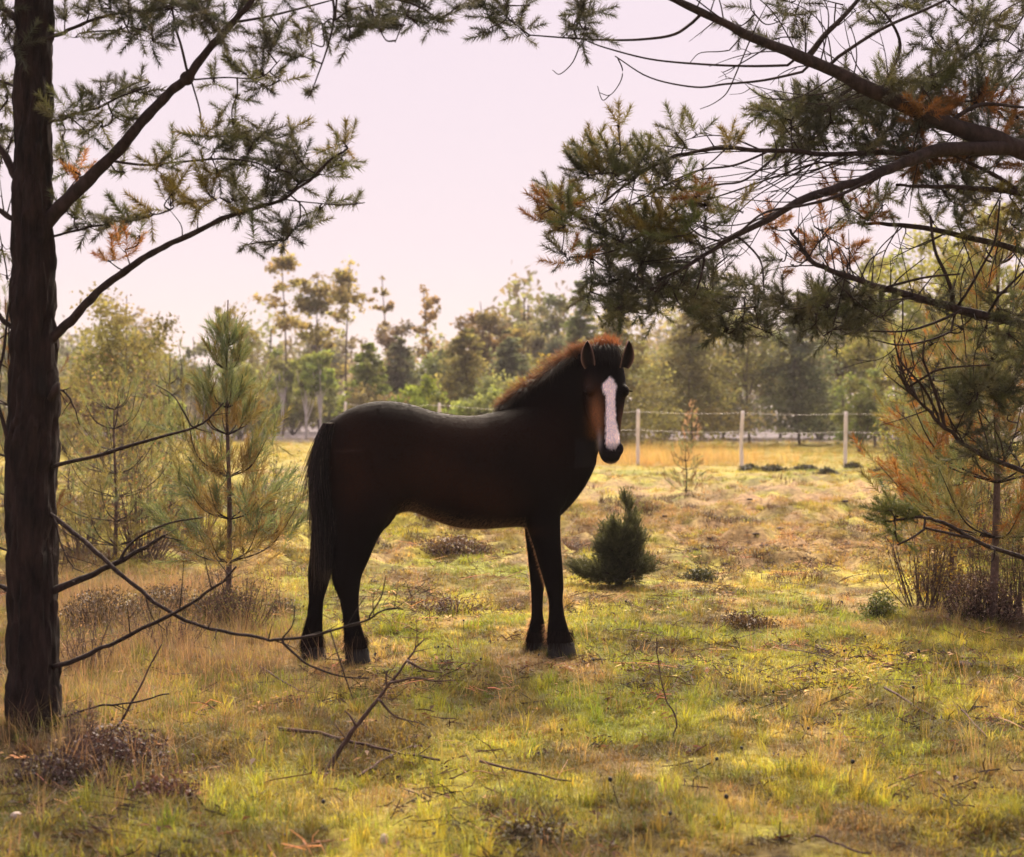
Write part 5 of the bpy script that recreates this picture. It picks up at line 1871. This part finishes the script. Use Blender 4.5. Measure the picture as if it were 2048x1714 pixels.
def grass():
    # short turf
    x1, y1 = wedge(46000, 4.0, 9.5, 1.6)
    x2, y2 = wedge(30000, 9.5, 20, 1.3)
    x3, y3 = wedge(16000, 20, 62, 1.1)
    x, y = np.concatenate([x1, x2, x3]), np.concatenate([y1, y2, y3])
    dn = fbm(x * 1.6, y * 1.3, 81, 4)
    dtree = np.hypot(x - TREE_L[0], (y - 5.75) / .75)
    keep = (rng.random(len(x)) < .35 + 1.2 * sstep(.35, .6, dn)) & ((dtree > .7) | (rng.random(len(x)) < .15))
    x, y = x[keep], y[keep]
    n = len(x)
    z = gheight(x, y)
    far = np.where(y > 9.5, 1 + (y - 9.5) / 14, 1.0)
    tint = vary(gcolor(x, y), n)
    rough = sstep(.58, .68, fbm(x * 2.2, y * 1.1, 191, 3)) * sstep(9.5, 12, y) * (1 - sstep(27, 31, y))
    dk = rng.random(n) < rough * .75
    tint[dk] = vary(np.ones((dk.sum(), 3)) * (.075, .050, .036), dk.sum(), .5, 1.4)
    scl = rng.uniform(.6, 1.25, n) * (1 + .5 * dk) * far ** .75 * (.75 + .5 * fbm(x * 2, y * 2, 91, 2))
    rot = np.stack([rng.normal(0, .15, n), rng.normal(0, .15, n), rng.uniform(0, 6.28, n)], 1)
    scatter_object('grass', SHORT, np.stack([x, y, z], 1), rot, scl, rng.integers(0, 6, n), tint, 'short yellow-green turf of the pasture')
    # longer clumps
    x1, y1 = wedge(5200, 4.0, 10, 1.5)
    x2, y2 = wedge(2600, 10, 33, 1.2)
    x, y = np.concatenate([x1, x2]), np.concatenate([y1, y2])
    nb = fbm(x * 1.1, y * .9, 101, 4) + .22 * sstep(-.4, -2.2, x) * (y < 11) + .12 * (y < 5.6) + .2 * np.exp(-(((x - 2.4) / .6) ** 2 + ((y - 9.4) / .8) ** 2))
    near_h = (np.abs(x + .35) < 1.0) & (np.abs(y - 8.0) < .6)
    keep = (rng.random(len(x)) < sstep(.45, .68, nb)) & ~(near_h & (rng.random(len(x)) < .7))
    x, y = x[keep], y[keep]
    n = len(x)
    tint = vary(gcolor(x, y) * (1.0, 1.06, .9), n)
    gsel = rng.random(n) < .35
    tint[gsel] = vary(np.ones((gsel.sum(), 3)) * (.115, .125, .028), gsel.sum())
    scl = rng.uniform(.36, .88, n) * np.where(y > 12, .9, 1)
    rot = np.stack([rng.normal(0, .12, n), rng.normal(0, .12, n), rng.uniform(0, 6.28, n)], 1)
    scatter_object('long_grass', LONG, np.stack([x, y, gheight(x, y)], 1), rot, scl, rng.integers(0, 5, n), tint, 'longer grass clumps scattered over the pasture')
    # dry wisps, thick on the left and in the tall red grass by the fence
    x1, y1 = wedge(3600, 4.0, 12, 1.4)
    p1 = .18 + .75 * sstep(-.5, -2.0, x1 + .4 * (fbm(x1, y1, 7, 3) - .5))
    k1 = rng.random(len(x1)) < p1
    x2 = rng.normal(3.5, 1.6, 1600)
    y2 = rng.normal(37, 2.6, 1600)
    k2 = y2 > 33.6
    x3, y3 = wedge(1500, 33.5, 60, 1.0)
    x4 = TREE_L[0] + rng.normal(.1, .55, 380)
    y4 = 6.5 + rng.normal(0, .7, 380)
    k4 = np.hypot(x4 - TREE_L[0], y4 - 6.0) > .16
    y5 = rng.uniform(7.4, 11.2, 1500)
    x5 = (rng.uniform(110, 580, 1500) - CX) * y5 / F
    k5 = rng.random(1500) < sstep(.3, .55, fbm(x5 * 2, y5 * 1.5, 207, 3))
    x4, y4, k4 = np.concatenate([x4, x5]), np.concatenate([y4, y5]), np.concatenate([k4, k5])
    x1, y1, k1 = np.concatenate([x1, x4]), np.concatenate([y1, y4]), np.concatenate([k1, k4])
    x = np.concatenate([x1[k1], x2[k2], x3])
    y = np.concatenate([y1[k1], y2[k2], y3])
    n = len(x)
    tint = vary(np.ones((n, 3)) * (.27, .185, .10), n)
    lft = (x < -.5) & (y < 12)
    tint[lft] *= (.80, .80, .98)
    red = y > 33
    tint[red] = vary(np.ones((red.sum(), 3)) * (.33, .235, .10), red.sum())
    scl = rng.uniform(.5, 1.1, n) * np.where(red, 2.3, 1)
    scl[len(x1[k1]) + k2.sum():] *= .6
    rot = np.stack([rng.normal(0, .15, n), rng.normal(0, .15, n), rng.uniform(0, 6.28, n)], 1)
    scatter_object('dry_grass', WISP, np.stack([x, y, gheight(x, y)], 1), rot, scl, rng.integers(0, 4, n), tint, 'pale dry grass stalks among the turf')


def litter_proto():
    cl = bpy.data.collections.new('litter_bits')
    for i in range(6):
        g = np.random.default_rng(50 + i)
        a_ = Acc()
        for _ in range(5):
            c_ = np.append(g.normal(0, .025, 2), g.uniform(.004, .02))
            th = g.uniform(0, 6.28)
            d = np.array((math.cos(th), math.sin(th), g.normal(0, .3)))
            sd = np.array((-math.sin(th), math.cos(th), g.normal(0, .3)))
            if i % 2:                                  # curled leaf
                l_, w_ = g.uniform(.008, .016), g.uniform(.004, .008)
                up = np.array((0, 0, .005))
                a_.add([c_ - d * l_, c_ + sd * w_ + up, c_ + d * l_, c_ - sd * w_ + up, c_], [(0, 1, 4), (1, 2, 4), (2, 3, 4), (3, 0, 4)], np.ones(3) * g.uniform(.6, 1.4))
            else:                                      # bit of twig
                l_ = g.uniform(.02, .05) * (2.6 if i == 4 and _ < 2 else 1)
                v, f = tube([c_ - d * l_, c_ + g.normal(0, .006, 3), c_ + d * l_], [.0016, .0018, .001], 4, False)
                a_.add(v, f, np.ones(3) * g.uniform(.6, 1.4))
        me = bpy.data.meshes.new('litter_bit')
        fill(me, np.concatenate(a_.v), np.concatenate(a_.f), np.concatenate(a_.c), False)
        me.materials.append(M_grass)
        cl.objects.link(bpy.data.objects.new('litter_bit_%d' % i, me))
    return cl


def litter():
    x, y = wedge(15000, 4.0, 16, 1.5)
    p_ = sstep(.45, .68, fbm(x * 1.4, y * 1.1, 131, 4)) + .9 * np.exp(-np.hypot(x - TREE_L[0], (y - 5.7)) / .6) + .12
    k_ = rng.random(len(x)) < p_
    x, y = x[k_], y[k_]
    n = len(x)
    tint = vary(np.ones((n, 3)) * (.085, .050, .036), n, .35, 1.5)
    pale = rng.random(n) < .18
    tint[pale] = vary(np.ones((pale.sum(), 3)) * (.36, .27, .20), pale.sum())
    rot = np.stack([rng.normal(0, .2, n), rng.normal(0, .2, n), rng.uniform(0, 6.28, n)], 1)
    scatter_object('litter', litter_proto(), np.stack([x, y, gheight(x, y) + .006], 1), rot, rng.uniform(.6, 1.5, n), rng.integers(0, 6, n), tint, 'fallen leaves and bits of twig in the turf')


grass()
litter()


# ------------------------------------------------------------------ small things on the ground
def heather(px, py, wpx, hpx, label, col=(.075, .045, .035), n=420, group=None):
    b0 = on_ground(px, py)
    Y = b0[1]
    W_, H_ = wpx / 2 * Y / F, hpx * Y / F
    o = thing('heather_clump', b0, label, 'plant', group)
    tw, lf = Acc(), Acc()
    for _ in range(n // 7):
        th, r_ = rng.uniform(0, 6.28), math.sqrt(rng.random())
        p0 = np.array((math.cos(th) * r_ * W_ * .7, math.sin(th) * r_ * W_ * .5, -.01))
        p1 = p0 * 1.35 + np.array((rng.normal(0, .1) * W_, rng.normal(0, .1) * W_, H_ * rng.uniform(.5, 1.1) * (1.15 - .6 * r_)))
        tw.add(*tube(spline([p0, (p0 + p1) / 2 + rng.normal(0, .06, 3) * H_, p1], 3), np.linspace(.0022, .0008, 7) * max(1, Y / 9), 4, False))
    pos = np.stack([rng.normal(0, .5, n) * W_, rng.normal(0, .4, n) * W_, np.zeros(n)], 1)
    rr = np.clip(1 - (pos[:, 0] / W_) ** 2 * .8, .15, 1)
    pos[:, 2] = rng.random(n) * H_ * .85 * rr
    v, f = tris_at(np.repeat(pos, 3, 0) + rng.normal(0, .018, (n * 3, 3)), .011 * max(1, Y / 9), rng, 0)
    lf.add(v, f, np.repeat(np.asarray(col) * rng.uniform(.5, 1.6, (n * 3, 1)), 3, 0))
    tw.build('stem', M_twig, o)
    lf.build('leaves', M_twigleaf, o, smooth=False)


heather(905, 1105, 165, 34, 'brown heather mound seen under the horse belly', (.10, .062, .045), 700)
heather(900, 1222, 130, 20, 'low grey-brown heather patch behind the horse legs', (.085, .055, .05), 420)
heather(1490, 1255, 130, 30, 'dark heather clump in the grass right of the juniper bush', (.075, .048, .03), 520)
heather(1400, 1160, 70, 24, 'small dark tuft just right of the juniper bush', (.055, .06, .03), 320)
heather(560, 1225, 60, 26, 'dark tuft left of the horse hind hooves', (.06, .05, .035), 240)
heather(215, 1530, 230, 70, 'purplish heather mound beside the foot of the left trunk', (.060, .036, .038), 900)
heather(110, 1570, 200, 58, 'dark purplish heather before the foot of the left trunk', (.05, .032, .034), 700)
heather(330, 1600, 120, 34, 'reddish-brown litter heap right of the purplish mound', (.10, .05, .042), 600)
heather(1060, 1690, 170, 40, 'dark tussock at the bottom of the view, middle', (.055, .042, .025), 520)
heather(1960, 1240, 170, 110, 'brown leafless brushwood at the foot of the young right pine', (.12, .075, .06), 1400)
heather(1880, 1190, 130, 90, 'thin reddish brushwood left of the brown brushwood', (.13, .08, .055), 600)
heather(1760, 1235, 70, 50, 'green leafy clump at the left end of the brushwood', (.10, .12, .035), 420)
heather(455, 1240, 130, 70, 'brown undergrowth at the foot of the long-needled sapling', (.09, .06, .04), 900)
heather(330, 1230, 200, 60, 'grey-brown undergrowth left of the long-needled sapling', (.10, .075, .06), 900)
heather(200, 1250, 180, 80, 'dry undergrowth right behind the left trunk', (.11, .08, .06), 900)
DT = 'dark tufts along the fence foot'
ORD = ['first', 'second', 'third', 'fourth', 'fifth', 'sixth', 'seventh', 'eighth', 'ninth', 'tenth', 'eleventh', 'twelfth', 'thirteenth', 'fourteenth']
for i, (px, py, wd) in enumerate(((1500, 940, 40), (1545, 941, 60), (1610, 940, 60), (1655, 948, 40), (1705, 936, 36), (1760, 945, 50))):
    heather(px, py, wd, 12, ORD[i] + ' low dark tuft along the fence foot, counted rightward from the middle post', (.05, .05, .03), 160, DT)


def stick(px_pts, w0, w1, label, twigs=(), name='stick', cat='stick', group=None, snag=3, up=None, mat_=None):
    """a dead stick; pts (px, py, lift above the ground line or None) - each point on its own ground spot plus a height in px"""
    base = on_ground(px_pts[0][0], px_pts[0][1])
    Y = base[1]
    pts = [(p_[0], p_[1], (on_ground(p_[0], p_[1])[1] - .02) if up is None else Y + up * i) for i, p_ in enumerate(px_pts)]
    b_ = Branch(pts, w0, w1, wig=.004)
    for tw in twigs:
        b_.twig([(q[0], q[1], (on_ground(q[0], q[1])[1] - .02) if up is None else Y + up * 2) for q in tw], w1 * (2.0 if up is not None else 1.2), w1 * .8)
    if snag:
        b_.snags(snag, .03, .10)
    a_ = b_.wood
    if up is None:
        for v in a_.v:
            v[:, 2] += .030
    o = a_.build(name, mat_ or M_stick, loc=base)
    tag(o, label, cat, group)
    return o


stick([(648, 1555), (672, 1512), (700, 1468), (735, 1425), (770, 1382), (802, 1340), (826, 1305), (848, 1280)], 13, 3, 'forked dead branch standing up out of the grass below the horse', name='dead_branch', cat='branch',
      twigs=[[(782, 1366), (830, 1356), (870, 1362), (912, 1360)], [(712, 1452), (700, 1432), (690, 1422)], [(758, 1398), (790, 1432), (838, 1446)], [(815, 1322), (850, 1340), (885, 1345)], [(775, 1378), (772, 1355), (775, 1340)]], up=.02, snag=5)
stick([(555, 1472), (620, 1478), (665, 1488), (720, 1502), (790, 1518), (878, 1536)], 9, 5, 'long dead branch lying in the grass behind the forked branch', name='dead_branch', cat='branch', snag=6)
stick([(715, 1570), (760, 1540), (822, 1508)], 6, 3, 'thin twig lying aslant right of the forked branch', snag=2)
stick([(222, 1470), (250, 1430), (285, 1365), (322, 1288)], 6, 3, 'slim straight stick leaning up beside the left trunk', up=.02, snag=1)
stick([(960, 1538), (1050, 1560), (1140, 1580)], 6, 3, 'thin dark twig lying in the turf right of the long dead branch', snag=2)
stick([(1770, 1388), (1820, 1420), (1872, 1452)], 6, 3, 'short dark stick lying in the grass at the right', snag=2)
stick([(1922, 1432), (1950, 1462), (1975, 1490)], 5, 3, 'small dark twig right of the short stick', snag=1)
stick([(520, 1345), (560, 1370), (600, 1395)], 5, 3, 'fine twig lying between the horse and the left trunk', snag=2)
stick([(1630, 1690), (1680, 1708), (1740, 1730)], 6, 4, 'dark twig at the bottom edge right of centre', snag=1)
stick([(1345, 1478), (1352, 1440), (1330, 1390), (1318, 1330), (1312, 1275)], 4, 2, 'tall thin dead stalk standing in the grass right of the front hooves', name='dead_stalk', cat='stalk', up=.01, snag=4)

# black seed heads on thin stalks
SH_LABEL = 'small black seed head on a thin stalk in the grass'
proto = None
sm = Acc()
ang = np.linspace(0, 2 * np.pi, 7, endpoint=False)
rg = [np.array((0, 0, .10)) + .0075 * np.stack([np.cos(t_) * np.cos(ang), np.cos(t_) * np.sin(ang), np.full(7, np.sin(t_) * 1.1)], 1) for t_ in np.linspace(-1.4, 1.4, 5)]
sm.add(*rings_mesh(rg))
for px, py in [(1076, 1318), (1690, 1316), (1650, 1458), (1465, 1638), (1412, 1538), (1270, 1210), (930, 1250), (770, 1140), (1640, 1336), (1742, 1282), (1500, 1520), (1190, 1340), (960, 1330), (870, 1300), (1560, 1400), (1830, 1400), (1240, 1600), (1120, 1480), (1810, 1330), (1850, 1325), (1350, 1660), (1960, 1510), (1700, 1560), (1600, 1470), (640, 1640), (1290, 1380)]:
    b0 = on_ground(px, py + 20)
    r0 = thing('seed_head', b0, SH_LABEL, 'seed head', 'black seed heads in the grass')
    if proto is None:
        q1 = sm.build('head', M_hoof, r0)
        st = Acc()
        st.add(*tube([(0, 0, -.01), (.006, 0, .05), (0, 0, .10)], [.0016, .0013, .001], 5))
        q2 = st.build('stem', M_stick, r0)
        proto = (q1, q2)
    else:
        for q in proto:
            c_ = q.copy()
            COL.objects.link(c_)
            c_.parent = r0
    s_ = rng.uniform(.6, 1.1)
    r0.scale = (s_, s_, s_)
    r0.rotation_euler = (rng.normal(0, .25), rng.normal(0, .25), rng.uniform(0, 6))


def lump(px, py, wpx, hpx, label, m_, name, cat, seed, group=None):
    b0 = on_ground(px, py)
    Y = b0[1]
    g = np.random.default_rng(seed)
    a_ = Acc()
    ang = np.linspace(0, 2 * np.pi, 16, endpoint=False)
    rg = []
    for t_ in np.linspace(-1.4, 1.4, 9):
        r_ = math.cos(t_) * (1 + .35 * (vnoise(ang * 1.6, np.full(16, t_ * 2 + seed), seed) - .5))
        rg.append(np.stack([np.cos(ang) * r_ * wpx / 2 * Y / F, np.sin(ang) * r_ * wpx / 2.4 * Y / F, np.full(16, math.sin(t_) * .5 + .3) * hpx * Y / F], 1))
    v, f = rings_mesh(rg)
    a_.add(v, f)
    o = a_.build(name, m_)
    o.location = b0
    o.rotation_euler.z = g.uniform(0, 6)
    return tag(o, label, cat, group)


lump(32, 1640, 26, 20, 'pale rounded stone at the lower left corner', M_stone, 'stone', 'stone', 1)
lump(268, 1498, 22, 24, 'pale upright stone beside the purplish heather mound', M_stone, 'stone', 'stone', 2)
lump(298, 1545, 28, 9, 'flat white chip right of the purplish heather mound', M_stone, 'stone', 'stone', 3)
lump(336, 1420, 18, 9, 'small white chip in the grass above the flat chip', M_stone, 'stone', 'stone', 4)
lump(768, 1688, 22, 26, 'pinkish stone at the bottom edge below the forked branch', M_stone, 'stone', 'stone', 5)
lump(1925, 1335, 44, 16, 'larger dark clod of turned soil at the right', M_soil, 'soil_clod', 'clod', 6)
lump(1965, 1333, 26, 12, 'smaller dark clod beside the larger one', M_soil, 'soil_clod', 'clod', 7)
lump(1985, 1530, 26, 18, 'black lump of soil near the right edge', M_soil, 'soil_clod', 'clod', 8)
CG = 'dark clods on the trodden ground'
for i, (px, py, wd) in enumerate(sorted([(1512, 1074, 20), (1560, 1058, 24), (1465, 1048, 18), (1530, 1092, 30), (1600, 1095, 20), (1420, 1078, 20), (1580, 1000, 24), (1500, 1002, 18), (1690, 1005, 20), (1640, 1050, 18), (1390, 1100, 22), (1700, 1090, 22), (1330, 1035, 18), (1450, 1130, 20)])):
    lump(px, py, wd * .8, 5, ORD[i] + ' dark clod on the trodden ground, counted from the juniper rightward', M_soil, 'soil_clod', 'clod', 20 + i, CG)


# ------------------------------------------------------------------ evening haze over the pasture
m = bpy.data.materials.new('thin evening haze')
m.use_nodes = True
t = m.node_tree
t.nodes.remove(t.nodes['Principled BSDF'])
pv = node(t, 'ShaderNodeVolumePrincipled')
pv.inputs['Color'].default_value = (.96, .88, .90, 1)
pv.inputs['Density'].default_value = .0006
pv.inputs['Anisotropy'].default_value = 0.0
t.links.new(pv.outputs[0], t.nodes['Material Output'].inputs['Volume'])
hz_me = bpy.data.meshes.new('haze')
x0, x1, y0, y1, z0, z1 = -2900, 2900, -20, 1520, -1.4, 16
hv = [(x, y, z) for z in (z0, z1) for y in (y0, y1) for x in (x0, x1)]
hz_me.from_pydata(hv, [], [(0, 2, 3, 1), (4, 5, 7, 6), (0, 1, 5, 4), (2, 6, 7, 3), (0, 4, 6, 2), (1, 3, 7, 5)])
hz_me.materials.append(m)
hz_o = bpy.data.objects.new('haze', hz_me)
COL.objects.link(hz_o)
hz_o['kind'] = 'stuff'
hz_o['label'] = 'thin pale evening haze over the whole pasture'
